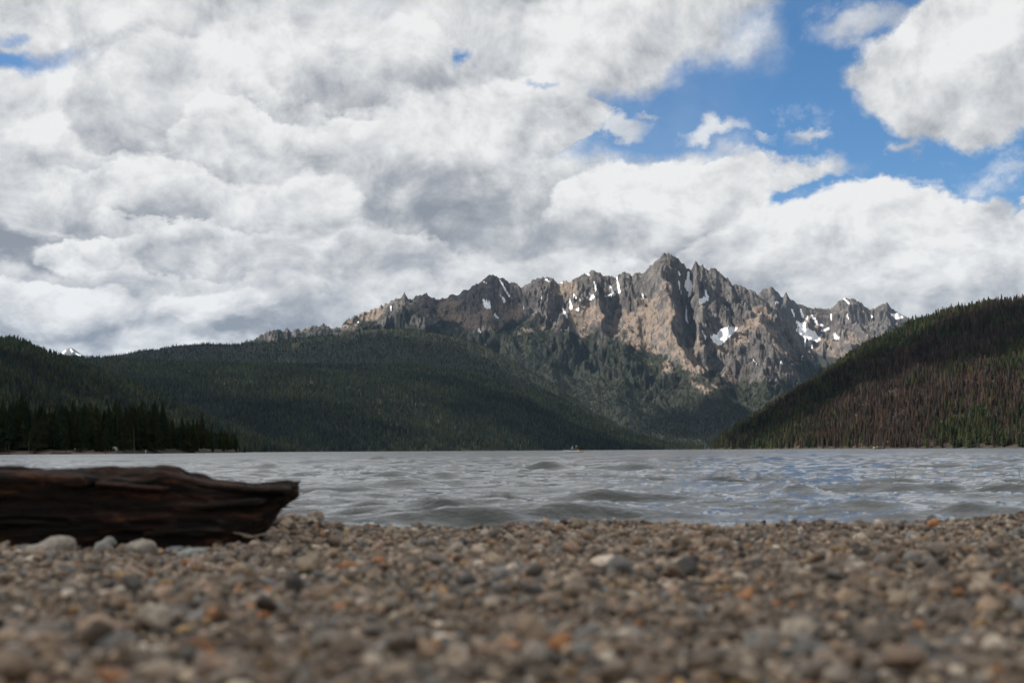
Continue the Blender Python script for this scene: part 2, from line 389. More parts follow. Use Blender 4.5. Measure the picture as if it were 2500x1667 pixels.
def massif(PX, X, Y):
    zc = zc_main(PX)
    jag = 27 * (ridged(X / 46, Y / 200, 4, 0.6, seed=3) - 0.45)
    t = (YC_M - Y) / LEN_M
    tf = np.clip(t, 0, 1)
    wx = X + 70 * fbm(X / 420, Y / 420, 3, seed=41); wy = Y + 70 * fbm(X / 420, Y / 420, 3, seed=51)
    prof = 0.42 * (1 - tf) ** 1.05 + 0.58 * (1 - tf) ** 2.6
    z = -8 + (zc + 8) * prof
    env = sstep(0.0, 0.10, tf) * (1 - 0.65 * sstep(0.35, 0.9, tf))
    ribs = ridged(wx / 150, wy / 620, 5, 0.55, seed=8) - 0.55
    crag = ridged(wx / 210, wy / 250, 7, 0.62, seed=21) - 0.5
    z = z + spur_field(wx, wy, tf, SPURS) - spur_field(wx, wy, tf, HOLLOWS)
    high = sstep(0.05, 0.35, (zc - 250) / 900)
    rocky = sstep(-0.20, 0.22, fbm(wx / 430, wy / 430, 3, 0.5, seed=88) + 0.55 - 1.5 * np.abs(tf - 0.05))
    if MASK is not None: rocky = rocky * (1 - 0.9 * MASK)
    global ROCKY
    ROCKY = rocky
    env = env * (0.16 + 0.84 * rocky)
    z = z + env * high * (60 * ribs + 185 * crag) + jag * high * (1 - 0.85 * sstep(0.0, 0.07, tf))
    fine = fbm(X / 30, Y / 40, 3, 0.65, seed=77)
    z = z + fine * 13 * (0.35 + env) * high
    back = np.clip(-t, 0, 1) * LEN_M
    return np.where(t < 0, zc + jag * high - back * 0.95, np.minimum(z, zc + jag * high + 2 - 0.12 * tf * LEN_M))
LM_ARGS = (500, 2240, 1180, YC_M - LEN_M, YC_M + 260, 290, massif, 0.9)
LM = Land(*LM_ARGS)
px_, py_ = photo_xy(LM.X, LM.Y, LM.Z)
SNOW_MAIN = [[(1682, 658, 2), (1680, 681, 4.5), (1681, 697, 8), (1684, 713, 4.5), (1682, 724, 3)], [(1676, 752, 2.5), (1675, 778, 3), (1679, 787, 3)], [(1657, 663, 2), (1660, 671, 2.5)], [(1657, 687, 2.5), (1659, 700, 2.5), (1663, 710, 1.5)],
    [(1722, 708, 2), (1727, 727, 5), (1712, 736, 6)], [(1735, 822, 4), (1756, 829, 11), (1769, 815, 11), (1786, 806, 8), (1799, 803, 2.5)], [(1714, 808, 2), (1724, 827, 3)], [(1437, 712, 2.5), (1445, 724, 5.5), (1441, 731, 4)], [(1391, 730, 2.5), (1395, 754, 4)],
    [(1401, 721, 2), (1421, 737, 2)], [(1373, 753, 2), (1385, 774, 3)], [(1407, 756, 2.5), (1419, 753, 2)], [(1450, 688, 2), (1456, 708, 2)], [(1489, 696, 2.5), (1499, 718, 3)], [(1506, 677, 2), (1513, 715, 3.5)], [(1478, 723, 2), (1500, 718, 2.5)],
    [(1566, 716, 2), (1571, 726, 3)], [(1363, 689, 2.5), (1372, 690, 2)], [(1332, 682, 2), (1340, 686, 2)], [(1220, 683, 2), (1243, 723, 3)], [(1178, 729, 3), (1190, 746, 7), (1196, 752, 3)], [(1220, 718, 2), (1234, 735, 2.5)], [(1207, 770, 2), (1215, 776, 3)], [(1164, 806, 2), (1172, 810, 2)],
    [(954, 747, 1.8), (955, 758, 1.8)], [(1181, 688, 2), (1187, 690, 2)], [(1840, 880, 1.5), (1846, 884, 2)], [(1902, 881, 2), (1909, 888, 2)], [(1958, 874, 2), (1960, 880, 2)], [(873, 788, 1.5), (876, 786, 1.5)], [(1318, 730, 2), (1322, 726, 2)], [(1278, 750, 1.6), (1281, 760, 1.6)], [(1432, 668, 1.8), (1440, 672, 1.8)]]
SCREE = [[(1425, 775, 22), (1455, 745, 20), (1475, 725, 10)], [(1640, 775, 14), (1655, 810, 28), (1675, 860, 30), (1700, 900, 18), (1740, 960, 8)], [(1195, 790, 16), (1235, 772, 20), (1255, 755, 12)], [(1860, 770, 14), (1845, 795, 14), (1805, 815, 12), (1775, 835, 10)], [(1100, 770, 24), (1150, 775, 14)],
    [(1560, 800, 40), (1610, 830, 45)], [(1510, 835, 14), (1540, 820, 14)], [(850, 790, 10), (920, 762, 10)], [(1690, 690, 5), (1694, 712, 4)], [(1360, 700, 10), (1390, 705, 12)], [(1880, 810, 10), (1935, 870, 8)], [(1420, 850, 10), (1445, 845, 8)], [(1755, 845, 14), (1780, 850, 10)], [(1180, 825, 10), (1220, 812, 10)]]
def painted(px, py, lines, soft, seed, amp, shrink=1.0):
    out = np.zeros(px.shape); w_ = amp * fbm(px / 9, py / 7, 3, 0.6, seed)
    for pts in lines:
        xs = [p[0] for p in pts]; ys = [p[1] for p in pts]; mg = 3 * max(p[2] for p in pts) + 12
        m = (px > min(xs) - mg) & (px < max(xs) + mg) & (py > min(ys) - mg) & (py < max(ys) + mg)
        if not m.any(): continue
        d, w = seg_dist(px[m], py[m], pts)
        d = d + w_[m] * np.minimum(1, w / 4)
        w = np.where(w > 5, w * 1.12, w * shrink); out[m] = np.maximum(out[m], 1 - sstep(0.75 * w, (1.0 + soft) * w, d))
    return out
MASK = np.maximum(painted(px_, py_, SCREE, 1.0, 62, 6.0), painted(px_, py_, [q for q in SNOW_MAIN if max(p[2] for p in q) > 5], 1.2, 62, 3.0))
LM = Land(*LM_ARGS)
px_, py_ = photo_xy(LM.X, LM.Y, LM.Z)
snow_a = painted(px_, py_, SNOW_MAIN, 0.5, 61, 1.9, 0.70)
scree_a = 0.12 + 0.42 * (1 - ROCKY) + 0.8 * painted(px_, py_, SCREE, 1.0, 62, 6.0)
FOREST_LINE = np.array([(500, 820), (621, 835), (800, 818), (850, 812), (900, 800), (1000, 785), (1100, 790), (1200, 815), (1300, 800), (1400, 815), (1500, 835), (1580, 875), (1650, 915), (1700, 935), (1800, 940), (1900, 945), (2000, 880), (2200, 900)])
def main_forest(px, py, thin=0.0):
    base = py - np.interp(px, FOREST_LINE[:, 0], FOREST_LINE[:, 1])
    return np.maximum(sstep(-60, 30, base + 38 * fbm(px / 60, py / 40, 4, 0.6, seed=71)), thin * sstep(-150, -50, base) * sstep(-0.25, 0.35, fbm(px / 28, py / 40, 3, 0.6, seed=73)))
forest_a = main_forest(px_, py_)
mtn = LM.build('mountain', M_ROCK, {'snow': snow_a, 'scree': scree_a, 'forest': forest_a})
tag(mtn, 'jagged granite peak with snow gullies and tan scree above the forest', 'mountain', kind='structure')

SIL_BACK = [(1780, 790), (1820, 750), (1849, 722), (1857, 715), (1869, 706), (1878, 705), (1886, 699), (1894, 704), (1902, 711), (1910, 722), (1916, 728), (1920, 719), (1924, 713), (1931, 724), (1938, 733), (1954, 741), (1970, 748), (1987, 753), (2003, 751), (2018, 752), (2031, 755),
    (2039, 747), (2047, 739), (2063, 729), (2075, 727), (2085, 728), (2098, 733), (2108, 739), (2119, 750), (2128, 757), (2135, 752), (2138, 756), (2144, 750), (2151, 747), (2160, 743), (2170, 737), (2179, 747), (2188, 757), (2205, 768), (2225, 777), (2260, 800), (2330, 850)]
YC_B, LEN_B = 11600.0, 2300.0
zc_back = crest(SIL_BACK, YC_B)
def back_range(PX, X, Y):
    zc = zc_back(PX); t = (YC_B - Y) / LEN_B; tf = np.clip(t, 0, 1)
    jag = 24 * (ridged(X / 55, Y / 220, 4, 0.6, seed=13) - 0.45)
    wx = X + 80 * fbm(X / 420, Y / 420, 3, seed=44); wy = Y + 80 * fbm(X / 420, Y / 420, 3, seed=54)
    bowl = np.exp(-((PX - 1990) / 75.0) ** 2)
    prof = (0.45 - 0.25 * bowl) * (1 - tf) + (0.55 + 0.25 * bowl) * (1 - tf) ** (2.2 + 2.2 * bowl)
    env = sstep(0, 0.08, tf) * (1 - 0.6 * sstep(0.3, 0.8, tf))
    z = 250 + (zc - 250) * prof + env * (90 * (ridged(wx / 150, wy / 500, 5, seed=28) - 0.55) + 150 * (ridged(wx / 230, wy / 260, 7, 0.58, seed=31) - 0.5))
    z = z + fbm(X / 34, Y / 34, 3, 0.6, seed=78) * 7 * (0.3 + env)
    return np.where(t < 0, zc + jag - np.clip(-t, 0, 1) * LEN_B * 0.9, np.minimum(z + jag * (1 - 0.85 * sstep(0, 0.07, tf)), zc + jag + 2 - 0.1 * tf * LEN_B))
LB = Land(1790, 2320, 380, YC_B - LEN_B, YC_B + 300, 220, back_range)
px_, py_ = photo_xy(LB.X, LB.Y, LB.Z)
SNOW_BACK = [[(1949, 806, 5), (1966, 811, 10), (1984, 820, 9), (1998, 828, 5)], [(1972, 772, 2.5), (1968, 782, 3.5), (1958, 796, 6)], [(1983, 770, 2.5), (1996, 790, 3), (2008, 793, 3)], [(2006, 807, 2.5), (2022, 801, 3.5)], [(2035, 813, 2.5), (2041, 824, 3.5), (2048, 826, 2)], [(2177, 768, 3), (2190, 772, 6), (2203, 775, 3)],
    [(2061, 729, 2), (2077, 745, 2)], [(2094, 732, 2.5), (2098, 734, 2)], [(1933, 756, 2), (1939, 771, 2)], [(1955, 757, 2.5), (1961, 774, 2.5)], [(2029, 768, 1.8), (2030, 780, 1.8)], [(2068, 770, 2), (2071, 778, 2)], [(1895, 737, 2), (1900, 740, 2)], [(2128, 770, 1.8), (2129, 776, 1.8)], [(1965, 842, 2), (1985, 846, 2)], [(1946, 785, 3), (1952, 792, 4)]]
back = LB.build('mountain', M_ROCK, {'snow': painted(px_, py_, SNOW_BACK, 0.5, 63, 2.0, 0.85), 'scree': 0.35 + 0.8 * painted(px_, py_, [[(1990, 840, 40), (2010, 870, 40)], [(2080, 850, 18), (2120, 830, 14)]], 1.0, 64, 7), 'forest': 0.8 * sstep(840, 890, py_ + 30 * fbm(px_ / 40, py_ / 30, 3, seed=3))})
tag(back, 'hazy row of snow-streaked rock spires in the gap behind the burnt slope', 'mountain', kind='structure')

SIL_FAR = [(60, 900), (110, 880), (128, 869), (145, 862), (155, 855), (165, 850), (172, 849), (180, 853), (190, 861), (200, 867), (212, 868), (222, 867), (235, 873), (270, 890), (320, 905)]
YC_F = 24000.0
zc_far = crest(SIL_FAR, YC_F)
LF = Land(60, 320, 150, YC_F - 3000, YC_F + 500, 70, lambda PX, X, Y: zc_far(PX) - np.abs(YC_F - Y) * 0.42 + 150 * sstep(0, 300, YC_F - Y) * (ridged(X / 500, Y / 900, 5, seed=17) - 0.55))
px_, py_ = photo_xy(LF.X, LF.Y, LF.Z)
far = LF.build('mountain', M_ROCK, {'snow': 0.7 * painted(px_, py_, [[(140, 866, 3), (158, 857, 4)], [(172, 852, 2), (176, 858, 3)], [(185, 862, 2), (195, 868, 3)]], 0.6, 66, 2), 'scree': np.full(px_.shape, 0.3), 'forest': np.zeros(px_.shape)})
tag(far, 'tiny distant snow-dusted peak just above the left wooded hill', 'mountain', kind='structure')

# ================================================================== the wooded hills
def hill(name, label, sil, Yc, foot, px0, px1, nx, ny, mat, shape=1.0, bump=22, wl=420, seed=0, behind=500, y0=None, zfoot=-3, lift=-1.0, rim=0.0):
    """crest line from the silhouette at distance Yc(px), shoreline at foot(px)"""
    ycf = (lambda px: np.interp(px, *zip(*Yc))) if isinstance(Yc, list) else (lambda px: np.full(np.shape(px), float(Yc)))
    ftf = (lambda px: np.interp(px, *zip(*foot))) if isinstance(foot, list) else (lambda px: np.full(np.shape(px), float(foot)))
    z1 = crest(sil, 1.0)
    def fn(PX, X, Y):
        yc, yf = ycf(PX), ftf(PX); zc = CAM_H + (z1(PX) - CAM_H) * yc + lift
        t = (yc - Y) / (yc - yf); tf = np.clip(t, 0, 1)
        z = zfoot + (zc - zfoot) * (1 - tf) ** shape
        env = sstep(0.0, 0.22, tf) * (1 - sstep(0.75, 1.0, tf))
        z = z + env * (bump * fbm(X / wl, Y / wl, 5, 0.5, seed) + rim * (ridged(X / (wl * 0.8), Y / (wl * 2.2), 3, seed=seed + 5) - 0.6))
        z = np.minimum(z, zc * (1 - 0.25 * tf) + 2)
        z = np.where(t < 0, zc - (Y - yc) * 0.35, z)
        return np.maximum(np.where(t > 1, zfoot - (yf - Y) * 0.05, z), -10.0)
    ys = [p[1] for p in foot] if isinstance(foot, list) else [foot]; yk = [p[1] for p in Yc] if isinstance(Yc, list) else [Yc]
    L = Land(px0, px1, nx, (y0 or min(ys) - 60), max(yk) + behind, ny, fn)
    L.ycf, L.ftf = ycf, ftf
    o = L.build(name, mat, {'snow': np.zeros(L.X.shape), 'scree': np.full(L.X.shape, 0.2), 'forest': np.full(L.X.shape, 0.62 if mat is M_BURN else 1.1)})
    tag(o, label, 'hill', kind='structure'); return L
SIL_C = [(0, 930), (150, 900), (240, 874), (253, 870), (298, 864), (351, 854), (384, 853), (428, 843), (506, 838), (560, 840), (580, 839), (619, 838), (700, 828), (760, 822), (829, 818), (880, 806), (930, 801), (990, 803), (1060, 812), (1120, 824), (1200, 852), (1280, 900), (1360, 940), (1450, 1010), (1600, 1080), (1750, 1095)]
LC = hill('hill', 'broad shadowed forest dome below the left end of the rocky ridge', SIL_C, 6700, 5300, -150, 1500, 340, 90, M_HILL, 0.9, 14, 500, 101, 400, 5200, zfoot=-3)
SIL_B = [(-200, 860), (0, 868), (128, 872), (238, 877), (372, 884), (506, 889), (700, 892), (900, 892), (1000, 890), (1060, 897), (1120, 908), (1200, 930), (1300, 962), (1400, 1002), (1480, 1036), (1560, 1066), (1620, 1083), (1680, 1094), (1720, 1098), (1800, 1100)]
LBH = hill('hill', 'long dappled forest slope rising from the far shore of the lake', SIL_B, [(-200, 4700), (900, 5300), (1800, 5600)], [(-200, 3300), (700, 3700), (1200, 4300), (1750, 5300)], -200, 1800, 480, 170, M_HILL, 0.86, 20, 480, 111, 450, 3200, rim=26)
SIL_A = [(-500, 770), (-200, 800), (0, 832), (30, 834), (60, 845), (89, 857), (128, 872), (190, 893), (250, 915), (350, 955), (450, 995), (560, 1042), (640, 1080), (690, 1097), (730, 1100)]
LA = hill('hill', 'wooded hill at the left edge with a sunlit spur falling to the water', SIL_A, [(-500, 2700), (0, 2850), (720, 3300)], [(-500, 1500), (0, 1800), (300, 2200), (720, 3000)], -500, 730, 320, 120, M_HILL, 0.95, 10, 260, 121, 350, 1400, rim=20)
SIL_F = [(1725, 1096), (1744, 1080), (1800, 1045), (1865, 1006), (1906, 980), (1954, 951), (2043, 896), (2108, 852), (2188, 814), (2229, 793), (2274, 779), (2331, 760), (2389, 750), (2434, 742), (2500, 738), (2650, 722), (2900, 690), (3100, 680)]
LFH = hill('hill', 'steep burnt hillside of brown and green conifers along the right shore', SIL_F, [(1725, 3000), (2000, 2900), (2500, 2700), (3100, 2500)], [(1725, 2890), (1800, 2500), (1950, 2050), (2100, 1850), (2500, 1720), (3100, 1600)], 1725, 3100, 420, 150, M_BURN, 0.95, 12, 240, 131, 300, 1500, rim=22)

# ================================================================== trees
def conifer_mesh(name, mats, seed, h=1.0, w=0.17, tiers=7, n=7, bare=0.12, ragged=0.35, droop=0.55, density=1.0, prof=0.8):
    """unit-height conifer crown: ragged drooping whorls of branch blades"""
    r_ = random.Random(seed); V = []; F = []
    for k in range(tiers):
        f = k / (tiers - 1)
        z = bare + (1 - bare) * (f ** 0.92) * 0.93
        rad = w * (1 - f) ** prof * r_.uniform(0.8, 1.15) + 0.012
        a0 = r_.uniform(0, 6.28)
        zt = z + (1 - bare) / tiers * 1.5
        for i in range(n):
            if r_.random() > density: continue
            a = a0 + 6.283 * i / n + r_.uniform(-0.3, 0.3); rr = rad * r_.uniform(1 - ragged, 1 + ragged * 0.6)
            da = 6.283 / n * r_.uniform(0.5, 0.75); zd = z - rr * droop * r_.uniform(0.4, 1.2)
            b = len(V)
            V += [(0.006 * math.cos(a), 0.006 * math.sin(a), min(zt, 1.0)), (rr * 0.8 * math.cos(a - da), rr * 0.8 * math.sin(a - da), zd), (rr * 1.1 * math.cos(a), rr * 1.1 * math.sin(a), zd + rr * 0.10), (rr * 0.8 * math.cos(a + da), rr * 0.8 * math.sin(a + da), zd)]
            F += [(b, b + 1, b + 2), (b, b + 2, b + 3)]
    b = len(V)
    V += [(0.014, 0, 0.90), (-0.007, 0.012, 0.90), (-0.007, -0.012, 0.90), (0, 0, 1.0)]; F += [(b, b + 1, b + 3), (b + 1, b + 2, b + 3), (b + 2, b, b + 3)]
    return mesh_from(name, V, F, mats, smooth=False)
def trunk_mesh(name, mats, h=0.95, r=0.012, n=5, seed=0):
    r_ = random.Random(seed); V = []; F = []
    for k, (z, s) in enumerate([(-0.02, 1.3), (0.03, 1.0), (0.4, 0.75), (h, 0.15)]):
        ox, oy = r_.uniform(-.004, .004), r_.uniform(-.004, .004)
        for i in range(n): V.append((ox + r * s * math.cos(6.283 * i / n), oy + r * s * math.sin(6.283 * i / n), z))
    for k in range(3):
        for i in range(n): F.append((k * n + i, k * n + (i + 1) % n, (k + 1) * n + (i + 1) % n, (k + 1) * n + i))
    return mesh_from(name, V, F, mats)
def needle_material(name, source):
    m, n = material(name)
    if source == 'instance': tint = n.n('ShaderNodeAttribute', attribute_name='tint', attribute_type='INSTANCER').outputs['Color']
    else: tint = n.n('ShaderNodeObjectInfo').outputs['Color']
    P = n.n('ShaderNodeNewGeometry').outputs['Position']
    k = n.noise(P, 0.6, 3.0).outputs[0]
    c = n.mix(k, n.mix(0.45, tint, (0, 0, 0, 1)), n.v('MULTIPLY', tint, (1.35, 1.35, 1.35)))
    d = n.n('ShaderNodeBsdfDiffuse', {'Color': c, 'Roughness': 0.6}); tr = n.n('ShaderNodeBsdfTranslucent', {'Color': c})
    mx = n.n('ShaderNodeMixShader', {0: 0.35, 1: d.outputs[0], 2: tr.outputs[0]})
    finish(n, mx.outputs[0]); return m
M_NEEDLE_I = needle_material('conifer_needles_of_the_forest', 'instance'); M_NEEDLE = needle_material('conifer_needles', 'object')
M_BARK = plain('conifer_bark', (0.07, 0.052, 0.04), 0.9, 0.1, 0.3, 3.0)
M_SNAG = plain('bleached_dead_wood', (0.17, 0.155, 0.14), 0.9, 0.1, 0.3, 3.0)

def protos(tag_, meshes):
    c = bpy.data.collections.new(tag_)
    for k, me in enumerate(meshes):
        o = bpy.data.objects.new('%s_%02d' % (tag_, k), me); c.objects.link(o)
    return c
TREES_FAR = protos('forest_conifer', [conifer_mesh('forest_conifer', [M_NEEDLE_I], 300 + k, w=0.13 + 0.02 * (k % 4), tiers=6 + k % 3, n=6, bare=0.10 + 0.03 * (k % 3), prof=0.58) for k in range(6)])

def scatter_group(coll):
    ng = bpy.data.node_groups.new('scatter_' + coll.name, 'GeometryNodeTree')
    ng.interface.new_socket('Geometry', in_out='INPUT', socket_type='NodeSocketGeometry'); ng.interface.new_socket('Geometry', in_out='OUTPUT', socket_type='NodeSocketGeometry')
    N = ng.nodes; K = ng.links
    i = N.new('NodeGroupInput'); o = N.new('NodeGroupOutput'); ci = N.new('GeometryNodeCollectionInfo'); ci.inputs['Collection'].default_value = coll
    ci.inputs['Separate Children'].default_value = True; ci.inputs['Reset Children'].default_value = True
    ip = N.new('GeometryNodeInstanceOnPoints'); ip.inputs['Pick Instance'].default_value = True
    def attr(name, typ):
        a = N.new('GeometryNodeInputNamedAttribute'); a.data_type = typ; a.inputs['Name'].default_value = name; return a.outputs['Attribute']
    e = N.new('FunctionNodeEulerToRotation'); K.new(attr('rot', 'FLOAT_VECTOR'), e.inputs[0])
    K.new(i.outputs[0], ip.inputs['Points']); K.new(ci.outputs[0], ip.inputs['Instance']); K.new(attr('variant', 'INT'), ip.inputs['Instance Index'])
    K.new(e.outputs[0], ip.inputs['Rotation']); K.new(attr('size', 'FLOAT_VECTOR'), ip.inputs['Scale']); K.new(ip.outputs[0], o.inputs[0])
    return ng
NG_FOREST = scatter_group(TREES_FAR)
def scatter(name, pts, size, rot, variant, tint, ng, parent=None):
    me = bpy.data.meshes.new(name); n = len(pts)
    me.vertices.add(n); me.vertices.foreach_set('co', np.asarray(pts, np.float32).ravel())
    for k, typ, f, a in (('size', 'FLOAT_VECTOR', 'vector', size), ('rot', 'FLOAT_VECTOR', 'vector', rot), ('variant', 'INT', 'value', variant), ('tint', 'FLOAT_COLOR', 'color', tint)):
        at = me.attributes.new(k, typ, 'POINT'); at.data.foreach_set(f, np.asarray(a, np.int32 if typ == 'INT' else np.float32).ravel())
    me.update()
    o = obj(name, me, parent); md = o.modifiers.new('scatter', 'NODES'); md.node_group = ng
    return o
def tree_arrays(n, hmin, hmax, cols, colnoise):
    h = rng.uniform(hmin, hmax, n) * rng.choice([1, 1, 0.85, 0.65, 1.2], n); w = h * rng.uniform(0.65, 1.45, n)
    rot = np.stack([rng.normal(0, 0.035, n), rng.normal(0, 0.035, n), rng.uniform(0, 6.28, n)], -1)
    c = np.array(cols)[rng.integers(0, len(cols), n)] * rng.uniform(0.55, 1.5, (n, 1)) * colnoise[:, None]
    return np.stack([w, w, h], -1), rot, rng.integers(0, 6, n), np.concatenate([c, np.ones((n, 1))], 1)
GREENS = [(0.034, 0.047, 0.022), (0.046, 0.055, 0.021), (0.026, 0.041, 0.025), (0.064, 0.064, 0.022), (0.048, 0.047, 0.026)]
def forest_on(L, label, n, px0, px1, hmin, hmax, keep, ymin=None, ymax=None, cols=GREENS, group=None):
    px = rng.uniform(px0, px1, n * 3); a, b = ymin or L.y0, ymax or L.y1
    y = np.sqrt(rng.uniform(a * a, b * b, n * 3))
    z = L.sample(px, y); x = (px - 1250) / FPX * y
    qx, qy = photo_xy(x, y, z)
    ok = rng.uniform(0, 1, n * 3) < keep(px, y, z, qy)
    px, x, y, z = px[ok][:n], x[ok][:n], y[ok][:n], z[ok][:n]
    size, rot, var, tint = tree_arrays(len(x), hmin, hmax, cols, 1 + 0.35 * fbm(x / 160, y / 160, 3, seed=91))
    o = scatter('forest', np.stack([x, y, z - 0.3], -1), size, rot, var, tint, NG_FOREST)
    tag(o, label, 'forest', kind='stuff'); return o
def on_hill(L, back=120):
    return lambda px, y, z, qy: ((z > 0.3) & (y < L.ycf(px) + back) & (y > L.ftf(px))).astype(float)
forest_on(LBH, 'dense conifer forest covering the long slope above the far shore', 72000, -150, 1790, 10, 17, on_hill(LBH))
forest_on(LC, 'dense dark conifers on the dome under the rocky ridge', 42000, 0, 1500, 8, 13, on_hill(LC), ymin=5400)
forest_on(LA, 'conifers on the hill at the left edge and its sunlit spur', 26000, -300, 730, 11, 18, on_hill(LA))
forest_on(LM, 'scattered to dense conifers on the foot of the jagged granite peak', 78000, 560, 2150, 9, 15, lambda px, y, z, qy: (main_forest(px, qy, 0.22) ** 1.3) * (z > 4) * (qy < 1095) * (y < YC_M + 10))

# ================================================================== the lake
def shore_y(x): return 6.25 + 0.10 * np.sin(x * 2.1 + 0.6) + 0.42 * sstep(0.6, 3.0, x) + 0.25 * sstep(-1.2, -3.0, x)
def beach_z(x, y):
    s = shore_y(x) - y
    z = np.where(s > 0.5, 0.034 + 0.0145 * (s - 0.5), np.where(s > -0.2, 0.034 * (s + 0.2) / 0.7 - 0.012 * (0.5 - s) / 0.7, -0.012 + 0.11 * (s + 0.2)))
    z = z + 0.028 * fbm(x / 0.5, y / 0.5, 4, 0.55, seed=151) * sstep(-0.6, 0.4, s) + 0.016 * np.exp(-((s - 0.75) / 0.35) ** 2) * (1 + 1.5 * fbm(x / 0.5, y / 2, 3, 0.6, 155))
    z = z + 0.055 * np.exp(-((x + 0.80) / 0.20) ** 2 - ((y - 5.35) / 0.30) ** 2)
    return np.maximum(z, -0.9)
wr = np.random.default_rng(23)
NW = 190
lam = 0.11 * (2.2 / 0.11) ** wr.uniform(0, 1, NW)
head = R(-92) + wr.normal(0, 0.62, NW)           # travelling towards the beach
wdx, wdy = np.cos(head), np.sin(head); wk = 2 * np.pi / lam
wa = 0.0095 / wk * (0.6 + 0.8 * wr.uniform(0, 1, NW)) * np.where(lam > 1.3, 0.7, np.where(lam > 0.35, 1.2, 0.9)); wp = wr.uniform(0, 2 * np.pi, NW)
rows = [5.4]
while rows[-1] < 120: rows.append(rows[-1] * 1.0058)
while rows[-1] < 700: rows.append(rows[-1] * 1.0095)
while rows[-1] < 7000: rows.append(rows[-1] * 1.12)
rows = np.array(rows); cols = np.linspace(-480, 2980, 800)
PXw, Yw = np.meshgrid(cols, rows); Xw = (PXw - 1250) / FPX * Yw
gap = np.maximum(np.gradient(rows)[:, None] * np.ones_like(Xw), Yw * (cols[1] - cols[0]) / FPX)
depth = -beach_z(Xw, np.minimum(Yw, 16)); shoal = 0.30 + 0.70 * sstep(-0.02, 0.22, depth)
DXs = np.zeros_like(Xw); DYs = np.zeros_like(Xw); DZs = np.zeros_like(Xw); lost = np.zeros_like(Xw)
gust = 1 + 0.6 * fbm(Xw / 3.5, Yw / 5.0, 4, seed=160); gust = np.maximum(gust, 0.25)
for i in range(NW):
    keep_rows = lam[i] > 2.0 * gap.min(1)
    wgt = sstep(2.0 * gap, 3.6 * gap, np.full_like(gap, lam[i]))
    lost += (1 - wgt)
    r1 = int(keep_rows.sum())
    if r1 < 2: continue
    s_ = slice(0, r1)
    ph = wk[i] * (wdx[i] * Xw[s_] + wdy[i] * Yw[s_]) + wp[i]
    a = wa[i] * wgt[s_] * gust[s_]
    DZs[s_] += a * np.sin(ph); c = a * np.cos(ph) * 1.25
    DXs[s_] += wdx[i] * c; DYs[s_] += wdy[i] * c
lost /= NW
# short-crested wind chop: peaked crests, flat troughs, in patches
for i, (L_, n_, st) in enumerate([(0.16, 6, .12), (0.25, 6, .13), (0.40, 6, .14), (0.64, 5, .15), (1.0, 4, .14), (1.6, 3, .09), (2.4, 3, .08)]):
    for j in range(n_):
        l_ = L_ * wr.uniform(.8, 1.25); hd = R(-92) + wr.normal(0, 0.42); k_ = 2 * np.pi / l_
        wgt = sstep(2.2 * gap, 4.0 * gap, np.full_like(gap, l_)); r1 = int((wgt.max(1) > 0).sum())
        if r1 < 2: continue
        s_ = slice(0, r1); X_, Y_ = Xw[s_], Yw[s_]; ox = wr.uniform(0, 99)
        ph = k_ * (np.cos(hd) * X_ + np.sin(hd) * Y_) + 2.6 * perlin(X_ / (1.9 * l_) + ox, Y_ / (1.9 * l_), 400 + i * 7 + j)
        patch = sstep(-0.15, 0.55, perlin(X_ / (3.1 * l_) + ox, Y_ / (3.6 * l_) - ox, 450 + i * 7 + j))
        DZs[s_] += st / k_ * wgt[s_] * patch * 1.6 * ((1 - np.abs(np.sin(ph / 2))) ** 1.8 - 0.25) * np.clip(gust[s_], .4, 1.5)
DZs *= shoal; DXs *= shoal; DYs *= shoal
# a few steeper wavelets where the swell feels the bottom: (photo x, y, half-width, length, height in m, skew)
for qx_, qy_, hw, ln, hh, sk in [(1190, 1232, .34, .30, .085, .3), (1085, 1238, .20, .22, .045, 0), (1330, 1262, .50, .22, .060, -.2), (1130, 1268, .42, .20, .040, .1), (1950, 1212, .22, .30, .100, 0), (1730, 1188, .20, .35, .055, .2), (2330, 1258, .55, .24, .055, -.3), (2200, 1182, .50, .50, .06, 0), (1300, 1120, 1.6, .9, .15, .2), (2420, 1215, .5, .35, .05, -.3), (780, 1226, .3, .3, .06, 0), (960, 1190, .5, .4, .06, .1), (640, 1128, 1.2, .8, .11, 0), (2080, 1240, .45, .22, .035, .2)]:
    w0 = on_level(qx_, qy_, 0.0); u = (Xw - w0[0]) / hw; v = (Yw - w0[1] - sk * (Xw - w0[0])) / ln
    DZs += hh * np.exp(-u * u) * np.exp(-np.where(v < 0, np.abs(v) * 2.1, np.abs(v) * 1.0) ** 1.5) * (1 - 0.35 * np.abs(perlin(Xw / (hw * .5), Yw / (ln * .5), 165)))
m_water, n = material('lake_water')
Pw = n.n('ShaderNodeNewGeometry').outputs['Position']
lo = n.n('ShaderNodeAttribute', attribute_name='lost').outputs['Fac']
pf = n.v('MULTIPLY', Pw, (0.75, 1.0, 1.0))
w1 = n.noise(pf, 0.9, 3.0, 0.55).outputs[0]; w2 = n.noise(pf, 3.6, 3.0, 0.55, 0.6).outputs[0]; w3 = n.noise(n.v('MULTIPLY', Pw, (0.6, 1.0, 1.0)), 11.0, 3.0, 0.55, 0.8).outputs[0]
b1 = n.n('ShaderNodeBump', {'Strength': n.rng(lo, 0.55, 1.0, 0.0, 1.0, False), 'Distance': 0.10, 'Height': w1})
b2 = n.n('ShaderNodeBump', {'Strength': n.rng(lo, 0.15, 0.8, 0.0, 1.0, False), 'Distance': 0.03, 'Height': w2, 'Normal': b1.outputs[0]})
b4 = n.n('ShaderNodeBump', {'Strength': 0.8, 'Distance': 0.011, 'Height': w3, 'Normal': b2.outputs[0]})
